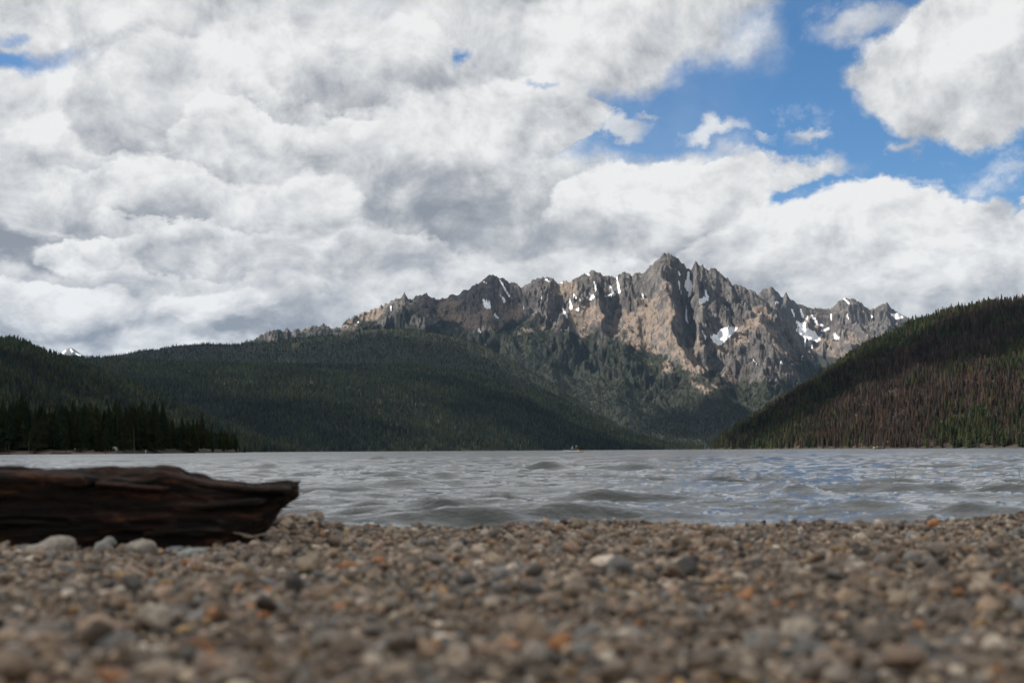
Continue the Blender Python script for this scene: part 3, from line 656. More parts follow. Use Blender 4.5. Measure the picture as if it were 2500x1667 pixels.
w5 = n.noise(n.v('MULTIPLY', Pw, (0.55, 1.0, 1.0)), 34.0, 2.0, 0.5, 0.8).outputs[0]
b3 = n.n('ShaderNodeBump', {'Strength': 0.8, 'Distance': 0.0045, 'Height': w5, 'Normal': b4.outputs[0]})
murk = n.mix(n.noise(Pw, 0.25, 3.0).outputs[0], (0.020, 0.025, 0.022, 1), (0.034, 0.038, 0.031, 1))
finish(n, n.n('ShaderNodeBsdfPrincipled', {'Base Color': murk, 'Roughness': n.rng(lo, 0.3, 1.0, 0.02, 0.20, False), 'IOR': 1.45, 'Specular IOR Level': 0.8, 'Normal': b3.outputs[0]}).outputs[0])
class _Sheet: pass
ws = Land.__new__(Land); ws.X, ws.Y, ws.Z = Xw + DXs, Yw + DYs, DZs
lake = ws.build('lake', m_water, {'lost': lost})
tag(lake, 'choppy grey mountain lake with small waves', 'lake', kind='structure')

# ================================================================== the gravel beach
m_sand, n = material('coarse_gravel_gap_shade')
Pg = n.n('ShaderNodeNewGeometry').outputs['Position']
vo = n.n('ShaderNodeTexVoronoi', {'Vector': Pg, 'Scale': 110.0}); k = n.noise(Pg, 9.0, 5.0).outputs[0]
c = n.ramp(n.n('ShaderNodeSeparateColor', {0: vo.outputs['Color']}).outputs[0], [(0.0, (0.03, 0.024, 0.019)), (0.35, (0.09, 0.072, 0.055)), (0.7, (0.15, 0.12, 0.09)), (1.0, (0.24, 0.195, 0.15))])  # ramp kept dark all over: shade of the gaps between pebbles, put into the colour
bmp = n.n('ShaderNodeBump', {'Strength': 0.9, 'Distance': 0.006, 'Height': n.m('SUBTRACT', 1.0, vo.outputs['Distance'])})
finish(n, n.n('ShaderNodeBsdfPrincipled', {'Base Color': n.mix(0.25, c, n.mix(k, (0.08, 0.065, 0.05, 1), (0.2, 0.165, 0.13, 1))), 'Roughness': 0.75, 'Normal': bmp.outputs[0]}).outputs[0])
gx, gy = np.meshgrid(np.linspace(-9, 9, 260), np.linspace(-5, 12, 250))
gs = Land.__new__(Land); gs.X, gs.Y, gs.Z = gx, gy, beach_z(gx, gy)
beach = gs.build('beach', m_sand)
tag(beach, 'gravel beach in the foreground with blurred brown and grey pebbles', 'beach', kind='structure')

def stone_mesh(name, mat, seed, sub=2, flat=(1.0, 0.8, 0.6), lump=0.34, cut=(0.5, 0.85)):
    r_ = np.random.default_rng(seed); bm = bmesh.new(); bmesh.ops.create_icosphere(bm, subdivisions=sub, radius=1.0)
    cuts = [(Vector(r_.normal(0, 1, 3)).normalized(), r_.uniform(*cut)) for _ in range(6)]; o = r_.uniform(0, 50, 3)
    for v in bm.verts:
        d = v.co.normalized(); s = 1 + lump * float(perlin(d.x * 1.3 + o[0] + d.z, d.y * 1.3 + o[1])) + 0.06 * float(perlin(d.x * 4 + o[2], d.y * 4 + d.z * 3))
        p = d * s
        for nrm, dist in cuts:
            e = p.dot(nrm) - dist
            if e > 0: p -= nrm * e * 0.8
        v.co = (p.x * flat[0], p.y * flat[1], p.z * flat[2])
    me = bpy.data.meshes.new(name); bm.to_mesh(me); bm.free(); me.materials.append(mat)
    me.polygons.foreach_set('use_smooth', [True] * len(me.polygons)); return me
def stone_material(name, source):
    m, n = material(name)
    tint = n.n('ShaderNodeAttribute', attribute_name='tint', attribute_type='INSTANCER').outputs['Color'] if source == 'instance' else n.n('ShaderNodeObjectInfo').outputs['Color']
    P = n.n('ShaderNodeNewGeometry').outputs['Position']
    k = n.noise(P, 90.0, 5.0, 0.65).outputs[0]; sp_ = n.noise(P, 420.0, 2.0, 0.6).outputs[0]
    c = n.mix(n.rng(k, 0.3, 0.7), n.v('MULTIPLY', tint, (0.62, 0.60, 0.58)), n.v('MULTIPLY', tint, (1.25, 1.22, 1.18)))
    c = n.mix(n.rng(sp_, 0.60, 0.70, 0.0, 0.5), c, (0.05, 0.048, 0.045, 1))
    b = n.n('ShaderNodeBump', {'Strength': 0.35, 'Distance': 0.002, 'Height': k})
    finish(n, n.n('ShaderNodeBsdfPrincipled', {'Base Color': c, 'Roughness': 0.62, 'Specular IOR Level': 0.35, 'Normal': b.outputs[0]}).outputs[0]); return m
M_PEB_I = stone_material('pebbles_of_the_gravel', 'instance'); M_PEB = stone_material('pebble_stone', 'object')
FLATS = [(1, .85, .6), (1, .7, .55), (1.1, .75, .45), (0.95, .9, .75), (1.2, .7, .6), (1, .8, .5), (1.05, .9, .55), (.9, .8, .7)]
PEB_FAR = protos('gravel_pebble', [stone_mesh('gravel_pebble', M_PEB_I, 400 + k, 2, FLATS[k]) for k in range(8)])
PEB_NEAR = [stone_mesh('pebble', M_PEB, 450 + k, 3, FLATS[k]) for k in range(8)]
PAL = np.array([(.23, .19, .155), (.26, .205, .155), (.20, .185, .17), (.27, .205, .15), (.17, .15, .13), (.30, .26, .22), (.30, .155, .075), (.068, .064, .062), (.46, .43, .39), (.27, .205, .165), (.155, .165, .175), (.28, .24, .19), (.30, .21, .11), (.11, .085, .065)])
PW = np.array([4, 4, 5, 3, 4, 4, 0.9, 3.4, 2.6, 3, 4, 3, 0.9, 4.4]); PW = PW / PW.sum()
def pebbles(n, rmed, sig, rmin, rmax, lift):
    y = np.sqrt(rng.uniform(1.0, 7.9 ** 2, n)); px = rng.uniform(-420, 2920, n); x = (px - 1250) / FPX * y
    ok = y < shore_y(x) + 0.35; x, y = x[ok], y[ok]; n = len(x)
    r = np.clip(rmed * np.exp(rng.normal(0, sig, n)), rmin, rmax)
    # pebbles lie in loose drifts of coarser and finer gravel
    r = r * (1 + 0.35 * fbm(x / 0.5, y / 0.5, 2, seed=170))
    wet = 0.45 + 0.55 * sstep(0.25, 0.85, shore_y(x) - y + 0.12 * perlin(x * 2, y * 2, 171))
    z = beach_z(x, y) + r * rng.uniform(lift - 0.35, lift + 0.45, n)
    rot = np.stack([rng.normal(0, .45, n), rng.normal(0, .45, n), rng.uniform(0, 6.28, n)], -1)
    col = PAL[rng.choice(len(PAL), n, p=PW)] * rng.uniform(.5, 1.35, (n, 1)) * np.array([1.16, 1.07, 0.96]) * wet[:, None]
    return np.stack([x, y, z], -1), r, rot, rng.integers(0, 8, n), np.concatenate([np.clip(col, 0, .8), np.ones((n, 1))], 1)
NG_PEB = scatter_group(PEB_FAR)
sets = [pebbles(145000, 0.0047, 0.35, 0.0028, 0.009, 0.1), pebbles(74000, 0.0080, 0.38, 0.0045, 0.019, 0.2), pebbles(7600, 0.0155, 0.33, 0.009, 0.030, 0.3)]
pp, pr, prot, pv, pc = [np.concatenate(a) for a in zip(*sets)]
qx, qy = photo_xy(pp[:, 0], pp[:, 1], pp[:, 2])
score = np.where((qx > 0) & (qx < 2500) & (qy < 1667), pr / pp[:, 1], 0)
# stones half hidden behind their neighbours are left in the gravel mass
order = np.argsort(-score); pick = order[:290]; rest = np.setdiff1d(np.arange(len(pr)), pick)
grav = scatter('gravel', pp[rest], np.repeat(pr[rest][:, None], 3, 1), prot[rest], pv[rest], pc[rest], NG_PEB, beach)
tag(grav, kind='stuff')
for i in pick:
    o = bpy.data.objects.new('pebble', PEB_NEAR[pv[i]]); o.location = pp[i]; o.scale = (pr[i],) * 3; o.rotation_euler = prot[i]; o.color = tuple(pc[i]); link(o, beach)
# the stones along the foot of the log that stand out one by one
STONES = [(112, 1352, 4.30, .055, (1.7, .8, .8), (.30, .27, .23), 'large pale rounded stone on the gravel in front of the dark log', 0.25), (36, 1345, 4.45, .022, (1, .9, .7), (.42, .13, .06), 'small rust-red stone beside the log at the picture edge', 0.0),
    (255, 1345, 4.40, .030, (1, .7, 1.2), (.27, .26, .24), 'grey stone tilted on its edge, between the large pale stone and the domed one', 0.6), (345, 1340, 4.40, .042, (1.3, .8, .75), (.31, .28, .24), 'domed pale stone lying against the foot of the dark log', 0.0),
    (268, 1322, 4.55, .022, (1, .8, .8), (.22, .23, .22), 'small grey stone close under the log behind the tilted stone', 0.0), (470, 1350, 4.35, .034, (1.4, .9, .55), (.30, .32, .31), 'flat blue-grey stone on the gravel beside the domed stone', 0.1), (430, 1343, 4.5, .028, (1.3, .9, .5), (.16, .17, .19), 'flat dark slate-grey stone under the log', 0.0),
    (762, 1292, 5.35, .045, (1.1, .9, 1.0), (.27, .25, .225), 'grey stone at the base of the small heap right of the log tip', 0.3), (770, 1263, 5.40, .034, (1, .9, .8), (.24, .19, .155), 'brown stone capping the small heap right of the log tip', 0.0), (708, 1283, 5.35, .024, (1, .9, 1), (.13, .12, .11), 'small dark round stone left of the heap near the log tip', 0.0),
    (725, 1305, 5.15, .040, (1.2, .9, .9), (.29, .26, .22), 'pale stone in front of the small heap right of the log tip', -0.2), (1395, 1283, 6.0, .040, (1.2, .9, .8), (.21, .165, .135), 'brown stone standing proud at the water edge below the kayak', 0.1)]
for k, (px, py, Y, r, fl, c, lab, tilt) in enumerate(STONES):
    p = at_depth(px, py, Y)
    o = obj('stone', stone_mesh('stone', M_PEB, 500 + k, 3, fl, 0.25, (0.72, 0.95)), None, tuple(p)); o.scale = (r,) * 3; o.rotation_euler = (0, -tilt, random.uniform(-.4, .4)); o.color = (*c, 1)
    tag(o, lab, 'stone', 'larger stones on the gravel')

# ================================================================== trees one can tell apart
TREE_VAR = []
for k in range(7):
    TREE_VAR.append((trunk_mesh('trunk', [M_BARK], 0.96, 0.011, 6, k), conifer_mesh('crown', [M_NEEDLE], 700 + k, w=[.13, .115, .15, .10, .14, .12, .16][k], tiers=[15, 17, 14, 18, 16, 15, 13][k], n=9, bare=[.10, .16, .08, .2, .12, .22, .06][k], ragged=0.5, droop=0.45)))
TREE_DEAD = []
for k in range(3):
    TREE_DEAD.append((trunk_mesh('trunk', [M_BARK], 0.97, 0.011, 6, 20 + k), conifer_mesh('crown', [M_NEEDLE], 760 + k, w=[.09, .10, .08][k], tiers=15, n=8, bare=.12, ragged=0.6, droop=0.35, density=0.75)))
n_trees = 0
def tree(loc, h, w, var, col, label, group, name='conifer'):
    e = empty(name, tuple(loc), random.uniform(0, 6.28)); e.scale = (w, w, h)
    t = bpy.data.objects.new('trunk', var[0]); link(t, e); c = bpy.data.objects.new('crown', var[1]); c.color = (*col, 1); link(c, e)
    return tag(e, label, 'tree', group)

# the low wooded point on the left, with its strip of sand
SPIT_FOOT = [(-700, 500), (-100, 560), (280, 590), (480, 680), (600, 900), (625, 960)]
spf = lambda px: np.interp(px, *zip(*SPIT_FOOT))
def spit(PX, X, Y):
    return np.where(Y < spf(PX), -1.5 - 0.02 * (spf(PX) - Y), -1.5 + 3.6 * sstep(0, 26, Y - spf(PX)) + 2.5 * sstep(20, 300, Y - spf(PX)) + 0.3 * fbm(X / 12, Y / 12, 3, seed=181)) - 12 * sstep(575, 608, PX)
LS = Land(-700, 640, 240, 470, 1300, 110, spit)
m_spit, n = material('sand_and_duff')
Ps = n.n('ShaderNodeNewGeometry').outputs['Position']; hz = n.n('ShaderNodeSeparateXYZ', {0: Ps}).outputs[2]
c = n.mix(n.m('MAXIMUM', n.rng(n.m('ADD', hz, n.noise(Ps, 0.2, 4.0).outputs[0]), 2.1, 2.9), n.rng(n.m('DIVIDE', n.n('ShaderNodeSeparateXYZ', {0: Ps}).outputs[0], n.n('ShaderNodeSeparateXYZ', {0: Ps}).outputs[1]), -0.29, -0.27)), (0.27, 0.215, 0.165, 1), (0.05, 0.042, 0.03, 1))
finish(n, n.n('ShaderNodeBsdfPrincipled', {'Base Color': n.mix(n.noise(Ps, 1.3, 5.0).outputs[0], c, n.v('MULTIPLY', c, (.6, .6, .6))), 'Roughness': 0.9}).outputs[0])
o = LS.build('shore', m_spit); tag(o, 'low wooded point on the left with a strip of tan sand', 'shore', kind='structure')
ENV = np.array([(-400, 950), (-150, 962), (0, 970), (50, 960), (80, 978), (200, 990), (240, 984), (285, 978), (345, 980), (395, 982), (408, 1006), (430, 1018), (490, 1014), (520, 1026), (545, 1040), (565, 1050), (590, 1066), (605, 1080)])
NEAR_GREEN = [(0.026, 0.037, 0.018), (0.032, 0.040, 0.018), (0.022, 0.034, 0.021), (0.036, 0.037, 0.019)]
TALL = [(52, 956, 'tallest dark conifer rising above the tree line at the left edge'), (177, 976, 'pointed dark conifer standing just above the tree line over the sand'), (205, 981, 'dark conifer tip close beside the pointed one over the sand'), (283, 971, 'lone dark spire left of the three tall conifers'), (346, 973, 'broad first of the three tall conifers near the end of the point'), (377, 974, 'slender middle one of the three tall conifers near the end of the point'), (396, 978, 'last and narrowest of the three tall conifers near the end of the point'), (493, 1006, 'thin spire standing out above the low trees at the tip of the point'), (445, 1014, 'small pointed conifer between the tall three and the thin spire')]
for px, top, lab in TALL:
    Y = float(spf(px)) + 28; zb = float(LS.sample(np.array([px]), np.array([Y]))[0]); zt = at_depth(px, top, Y)[2]
    tree(((px - 1250) / FPX * Y, Y, zb), zt - zb, (zt - zb) * random.uniform(.95, 1.1), TREE_VAR[random.choice([0, 2, 4])], random.choice(NEAR_GREEN), lab, 'dark conifers along the left point')
for k in range(122):
    px = -190 + 800 * ((k + random.random()) / 122); Y = float(spf(px)) + random.choice([14, 22, 34, 50, 75, 105]) * random.uniform(.8, 1.3)
    top = float(np.interp(px, ENV[:, 0], ENV[:, 1])) + abs(random.gauss(6, 24)); zb = float(LS.sample(np.array([px]), np.array([Y]))[0]); zt = at_depth(px, top, Y)[2]; h = max(zt - zb, 6)
    tree(((px - 1250) / FPX * Y, Y, zb), h, h * random.uniform(.85, 1.2), random.choice(TREE_VAR), random.choice(NEAR_GREEN), 'dark conifer in the nearly black tree line along the left point', 'dark conifers along the left point')
m = rng.uniform(0, 1, 2400); px = -600 + 1200 * m; y = spf(px) + rng.uniform(18, 230, 2400); z = LS.sample(px, y)
size, rot, var, tint = tree_arrays(2400, 13, 18, NEAR_GREEN, np.ones(2400)); size *= np.where(px > 405, 0.55, 0.95)[:, None]
ok = px < 578
o = scatter('forest', np.stack([(px - 1250) / FPX * y, y, z], -1)[ok], size[ok], rot[ok], var[ok], tint[ok], NG_FOREST); tag(o, 'dark wood filling the left point behind its front row of conifers', 'forest', kind='stuff')
# bare trunks
def snag(px, top, Y, label, lean=0.0):
    zb = float(LS.sample(np.array([px]), np.array([Y]))[0]); h = at_depth(px, top, Y)[2] - zb
    me = trunk_mesh('dead_trunk', [M_SNAG], 1.0, 0.008, 7, px); o = obj('dead_trunk', me, None, ((px - 1250) / FPX * Y, Y, zb)); o.scale = (h * 0.9, h * 0.9, h); o.rotation_euler = (0, lean, 0)
    tag(o, label, 'dead tree')
snag(330, 1040, 590, 'pale bare trunk in front of the tall conifers on the left point', -0.05); snag(72, 1052, 565, 'pale bare trunk above the strip of sand'); snag(15, 1068, 560, 'short pale bare trunk at the picture edge above the sand', 0.03)

# the burnt hillside on the right
BROWNS = np.array([(0.076, 0.054, 0.043), (0.062, 0.049, 0.041), (0.088, 0.060, 0.045), (0.068, 0.060, 0.053), (0.088, 0.058, 0.038)])
LIVE = np.array([(0.040, 0.054, 0.025), (0.056, 0.065, 0.027), (0.036, 0.048, 0.027), (0.068, 0.072, 0.030)])
nF = 27000
px = rng.uniform(1730, 3000, nF * 2); y = np.sqrt(rng.uniform(1550.0 ** 2, 3100.0 ** 2, nF * 2)); z = LFH.sample(px, y)
keepF = (z > 0.5) & (y < LFH.ycf(px) + 90) & (y > LFH.ftf(px))
gapF = fbm(px / 60, y / 90, 3, seed=191)
keepF &= rng.uniform(0, 1, len(px)) < np.clip(1.0 - 0.9 * sstep(0.3, 0.8, gapF) , 0.3, 1)
px, y, z = px[keepF][:nF], y[keepF][:nF], z[keepF][:nF]; x = (px - 1250) / FPX * y; qx, qy = photo_xy(x, y, z)
bias = 0.55 * fbm(px / 150, y / 200, 4, seed=193) + 0.55 * np.exp(-((qx - 2150) / 260.0) ** 2) * sstep(800, 950, qy) + 0.25 * sstep(1900, 2050, qx) - 0.55 * np.exp(-((qx - 2330) / 150.0) ** 2 - ((qy - 1050) / 60.0) ** 2) - 0.5 * np.exp(-((qx - 2050 + (qy - 930) * 1.1) / 60.0) ** 2)
brown = bias + rng.normal(0, 0.28, len(px)) > 0.20
size, rot, var, tint = tree_arrays(len(px), 11.5, 18, GREENS, np.ones(len(px)))
nv = 1 + 0.3 * fbm(px / 50, y / 60, 3, seed=195)
tint[:, :3] = np.where(brown[:, None], BROWNS[rng.integers(0, 5, len(px))], LIVE[rng.integers(0, 4, len(px))]) * rng.uniform(.5, 1.35, (len(px), 1)) * nv[:, None]
size[:, :2] *= np.where(brown, 0.8, 1.05)[:, None]
vis = (qx > 1760) & (qx < 2500) & (qy > 1040)
sc_ = np.where(vis, size[:, 2] / y, 0); near = np.argsort(-sc_)[:158]; restF = np.setdiff1d(np.arange(len(px)), near)
o = scatter('forest', np.stack([x, y, z - 0.3], -1)[restF], size[restF], rot[restF], var[restF], tint[restF], NG_FOREST); tag(o, 'mixed burnt brown and green conifers covering the hillside on the right', 'forest', kind='stuff')
for i in near:
    tree((x[i], y[i], z[i] - 0.3), size[i, 2], size[i, 0], random.choice(TREE_DEAD if brown[i] else TREE_VAR), tuple(tint[i, :3]), 'brown fire-killed conifer at the foot of the burnt slope' if brown[i] else 'green conifer at the foot of the burnt slope', 'conifers at the foot of the burnt slope')

# ================================================================== the weathered log
def tube(path, radii, n=8, cap=True):
    V = []; F = []; P = [Vector(p) for p in path]
    for i, p in enumerate(P):
        t = (P[min(i + 1, len(P) - 1)] - P[max(i - 1, 0)]).normalized(); u = t.cross(Vector((0, 0, 1)))
        u = Vector((1, 0, 0)) if u.length < 1e-3 else u.normalized(); w = t.cross(u)
        for k in range(n): a = 6.28318 * k / n; V.append(p + (u * math.cos(a) + w * math.sin(a)) * radii[i])
    for i in range(len(P) - 1):
        for k in range(n): F.append((i * n + k, i * n + (k + 1) % n, (i + 1) * n + (k + 1) % n, (i + 1) * n + k))
    if cap: F.append(tuple(range(n))[::-1]); F.append(tuple((len(P) - 1) * n + k for k in range(n)))
    return V, F
m_log, n = material('weathered_wet_wood')
oc = n.n('ShaderNodeTexCoord').outputs['Object']
g1 = n.noise(n.v('MULTIPLY', oc, (2.2, 30.0, 30.0)), 1.0, 6.0, 0.6, 0.4).outputs[0]; g2 = n.noise(n.v('MULTIPLY', oc, (5.0, 120.0, 120.0)), 1.0, 4.0, 0.6).outputs[0]; g3 = n.noise(oc, 5.0, 3.0).outputs[0]
c = n.ramp(g1, [(0.25, (0.006, 0.004, 0.003)), (0.47, (0.009, 0.005, 0.003)), (0.58, (0.050, 0.019, 0.009)), (0.72, (0.24, 0.105, 0.050))])
c = n.mix(n.rng(g3, 0.5, 0.7, 0.0, 0.55), c, (0.010, 0.008, 0.007, 1))
bmp = n.n('ShaderNodeBump', {'Strength': 1.0, 'Distance': 0.045, 'Height': n.m('ADD', g1, n.m('MULTIPLY', g2, 0.5))})
finish(n, n.n('ShaderNodeBsdfPrincipled', {'Base Color': c, 'Roughness': 0.72, 'Specular IOR Level': 0.3, 'Normal': bmp.outputs[0]}).outputs[0])
LOG_Y = 4.85
lp = lambda px, py, Y=LOG_Y: at_depth(px, py, Y)
TOPL = np.array([(-900, 1150), (-400, 1143), (0, 1141), (150, 1143), (265, 1146), (330, 1143), (400, 1139), (440, 1141), (452, 1150), (470, 1154), (520, 1168), (570, 1177), (620, 1181), (690, 1177), (712, 1175), (722, 1176), (728, 1180)])
BOTL = np.array([(-900, 1372), (0, 1366), (400, 1362), (560, 1352), (612, 1335), (640, 1308), (660, 1283), (680, 1252), (700, 1228), (716, 1220), (728, 1208)])
lx = np.concatenate([np.linspace(-900, 560, 150), np.linspace(566, 727, 60)]); NR = 72
th = np.linspace(0, 2 * np.pi, NR, endpoint=False)
zt = np.array([lp(a, np.interp(a, *TOPL.T))[2] for a in lx]); zb = np.array([lp(a, np.interp(a, *BOTL.T))[2] for a in lx]); xx = np.array([lp(a, 1200)[0] for a in lx])
XX, TH = np.meshgrid(xx, th, indexing='ij'); ZC = ((zt + zb) / 2)[:, None]; RZ = ((zt - zb) / 2)[:, None]
dep = np.interp(lx, [-900, 300, 560, 727], [.17, .155, .12, .05])[:, None]
# squarish broken section with fibres and long splits along the grain
sq = 1.0 / np.maximum(np.abs(np.cos(TH)) ** 3.2 + np.abs(np.sin(TH)) ** 3.2, 1e-6) ** (1 / 3.2)
ur = np.sin(TH) * 3.1; vr = np.cos(TH) * 3.1
fib = 0.030 * perlin(XX * 2.4 + 3, TH * 4.0, 201) * np.abs(np.cos(TH)) + 0.020 * perlin(XX * 4.0, ur * 5 + vr * 2.2, 203) + 0.016 * perlin(XX * 7.5, ur * 13 + vr * 5, 205) + 0.010 * perlin(XX * 22, ur * 9 + vr * 4, 206) - 0.045 * sstep(0.86, 0.97, 1 - np.abs(perlin(XX * 1.6, ur * 3.4 + vr, 207))) - 0.03 * sstep(0.1, 0.25, perlin(XX * 3.1, ur * 2.0 + 8, 208)) * np.abs(np.cos(TH))
pl_ = perlin(XX * 1.1 + 5, ur * 1.7 + vr * .8, 221) + .25 * perlin(XX * 6, ur * 7, 223)
fib = fib + 0.020 * (sstep(-.30, -.26, pl_) + sstep(-.02, .02, pl_) + sstep(.26, .30, pl_) - 1.5) * (0.35 + 0.65 * np.abs(np.cos(TH)))
rr = 1 + fib * 3.2 * (0.55 + 0.45 * np.abs(np.cos(TH)))
YY = LOG_Y - 0.02 + dep * np.cos(TH) * sq * rr
ZZ = ZC + RZ * np.sin(TH) * sq * (1 + (rr - 1) * np.where(np.sin(TH) > 0.5, 0.75, 0.9)) + 0.006 * perlin(XX * 14, TH * 2, 215) * (np.sin(TH) > 0.3) + 0.010 * (sstep(0.0, 0.05, perlin(XX * 6, TH * 1.5 + 3, 217)) - 0.5) * (np.sin(TH) > 0.3)
XJ = XX + (np.arange(len(xx)) / len(xx) > 0.93)[:, None] * 0.02 * perlin(TH * 3 + 2, XX * 0 + 4.4, 209)
V = np.stack([XJ, YY, ZZ], -1).reshape(-1, 3); F = []
for i in range(len(xx) - 1):
    for k in range(NR): F.append((i * NR + k, (i + 1) * NR + k, (i + 1) * NR + (k + 1) % NR, i * NR + (k + 1) % NR))
F.append(tuple(range(NR))); F.append(tuple((len(xx) - 1) * NR + k for k in range(NR))[::-1])
base = Vector(lp(300, 1362)); base.z = 0.04
log = empty('driftwood_log', base); LI = -base
def shift(vs): return [tuple(Vector(v) + LI) for v in vs]
obj('body', mesh_from('log_body', shift(V), F, [m_log]), log)
def slab(name, pts, thick, dpt, seed, yoff):
    """a loose layer of wood along the grain: outline (px, top py), thickness in px"""
    V = []; F = []; r_ = np.random.default_rng(seed); m_ = 10
    a = np.array(pts, float); xs_ = np.linspace(a[0, 0], a[-1, 0], 40); tp = np.interp(xs_, a[:, 0], a[:, 1])
    for i, (px, py) in enumerate(zip(xs_, tp)):
        e = sstep(0, 1, (xs_[-1] - px) / 14.0) * 0.85 + 0.15; t_ = thick * e
        p = lp(px, py); q = lp(px, py + t_ * 2)
        wob = 0.006 * perlin(px / 40, seed * 1.7, 211)
        for k in range(m_):
            an = 6.28318 * k / m_; V.append((p[0], LOG_Y + yoff - dpt * e * math.copysign(abs(math.cos(an)) ** 0.6, math.cos(an)) + wob, (p[2] + q[2]) / 2 + (p[2] - q[2]) / 2 * math.copysign(abs(math.sin(an)) ** 0.7, math.sin(an)) + 0.004 * perlin(px / 16, k * 1.9 + seed, 213)))
    for i in range(len(xs_) - 1):
        for k in range(m_): F.append((i * m_ + k, i * m_ + (k + 1) % m_, (i + 1) * m_ + (k + 1) % m_, (i + 1) * m_ + k))
    F.append(tuple(range(m_))[::-1]); F.append(tuple((len(xs_) - 1) * m_ + k for k in range(m_)))
    return obj(name, mesh_from(name, shift(V), F, [m_log]), log)
slab('wood_layer', [(-900, 1150), (-200, 1145), (0, 1144), (120, 1147), (200, 1151), (262, 1157), (268, 1164)], 18, .055, 3, -.14)
slab('wood_layer', [(-700, 1146), (-100, 1137), (60, 1136), (94, 1138), (100, 1143)], 6, .05, 5, -.09)
slab('wood_layer', [(440, 1152), (500, 1168), (560, 1178), (640, 1184), (700, 1184), (722, 1190)], 9, .045, 7, -.085)
slab('wood_layer', [(-500, 1262), (0, 1258), (80, 1260), (200, 1266), (222, 1272)], 7, .03, 9, -.15)
slab('wood_layer', [(270, 1172), (330, 1176), (400, 1182), (440, 1186)], 6, .03, 13, -.15)
slab('wood_layer', [(300, 1228), (420, 1224), (520, 1222), (640, 1212), (668, 1214)], 8, .03, 15, -.125)
slab('wood_layer', [(380, 1290), (470, 1282), (560, 1280), (580, 1286)], 7, .03, 17, -.135)
slab('wood_layer', [(-300, 1196), (0, 1192), (40, 1196), (56, 1204)], 9, .03, 11, -.155)
m_spl = plain('pale_splinter_wood', (0.36, 0.29, 0.22), 0.7, 0.3, 0.2, 30)
for a in ([(566, 1299), (590, 1303), (612, 1308), (628, 1309)], [(592, 1308), (612, 1311), (640, 1304), (672, 1297)]):
    V, F = tube([tuple(Vector(lp(px, py, 4.72)) + LI) for px, py in a], [.0022, .003, .003, .0015], 6)
    obj('splinter', mesh_from('splinter', V, F, [m_spl]), log)
tag(log, 'dark weathered driftwood log with a broken overhanging end lying on the gravel', 'log')

# ================================================================== twigs standing in the shallows
m_twig = plain('wet_twig', (0.045, 0.035, 0.028), 0.7, 0.3, 0.2, 40)
TWIGS = [([(2188, 1178), (2187, 1165), (2186, 1152)], 15.0, .0024, 'thin upright twig in the water right of the triangular wave'), ([(2306, 1163), (2307, 1153), (2306, 1146)], 17.5, .0024, 'upright twig with a low side branch out in the water', [(2288, 1159), (2300, 1158), (2312, 1160)]),
    ([(2318, 1164), (2325, 1169), (2331, 1176)], 15.0, .002, 'short bent twig slanting into the water'), ([(2487, 1164), (2489, 1152), (2486, 1138)], 16.0, .0024, 'forked twig in the water at the picture edge', [(2489, 1152), (2494, 1147), (2496, 1139)]), ([(2321, 1160), (2321, 1153)], 17.5, .002, 'tiny stub of twig beside the branched twig')]
for tw in TWIGS:
    pts, Y, r, lab = tw[:4]
    P = [Vector(at_depth(a, b, Y)) for a, b in pts]; P[0].z = min(P[0].z, -0.05); b0 = Vector((P[0].x, P[0].y, 0))
    V, F = tube([p - b0 for p in P], [r] * (len(P) - 1) + [r * .5], 6)
    if len(tw) > 4:
        Q = [Vector(at_depth(a, b, Y)) - b0 for a, b in tw[4]]; V2, F2 = tube(Q, [r * .6] * (len(Q) - 1) + [r * .4], 6); F += [tuple(i + len(V) for i in f) for f in F2]; V += V2
    tag(obj('twig', mesh_from('twig', V, F, [m_twig]), None, tuple(b0)), lab, 'twig', 'twigs in the shallows')

# ================================================================== people and boats
def skinned(name, chains, mats, sub=1):
    """one continuous body grown round a joint skeleton; chains: lists of (xyz, radius), shared points join"""
    key = {}; V = []; Rr = []; E = []
    for ch in chains:
        prev = None
        for p, r in ch:
            k = tuple(round(c, 4) for c in p)
            if k not in key: key[k] = len(V); V.append(p); Rr.append(r)
            i = key[k]
            if prev is not None: E.append((prev, i))
            prev = i
    me = bpy.data.meshes.new(name); me.from_pydata(V, E, []); o = bpy.data.objects.new(name, me); COL.objects.link(o)
    o.modifiers.new('skin', 'SKIN'); sd = o.modifiers.new('sub', 'SUBSURF'); sd.levels = sd.render_levels = sub
    for i, d in enumerate(me.skin_vertices[0].data): d.radius = (Rr[i], Rr[i]) if not isinstance(Rr[i], tuple) else Rr[i]; d.use_root = (i == 0)
    dg = bpy.context.evaluated_depsgraph_get(); ev = o.evaluated_get(dg); out = bpy.data.meshes.new_from_object(ev)
    bpy.data.objects.remove(o); out.name = name
    out.materials.clear()
    for m in mats: out.materials.append(m)
    out.polygons.foreach_set('use_smooth', [True] * len(out.polygons)); return out
def ell(name, c, r, mat, half=False):
    bm = bmesh.new(); bmesh.ops.create_uvsphere(bm, u_segments=12, v_segments=8, radius=1.0)
    for v in bm.verts:
        if half and v.co.z < 0: v.co.z *= 0.12
        v.co = (c[0] + v.co.x * r[0], c[1] + v.co.y * r[1], c[2] + v.co.z * r[2])
    me = bpy.data.meshes.new(name); bm.to_mesh(me); bm.free(); me.materials.append(mat); me.polygons.foreach_set('use_smooth', [True] * len(me.polygons)); return me
M_SKIN = plain('skin', (0.42, 0.25, 0.17), 0.55, 0.4, 0.05); 
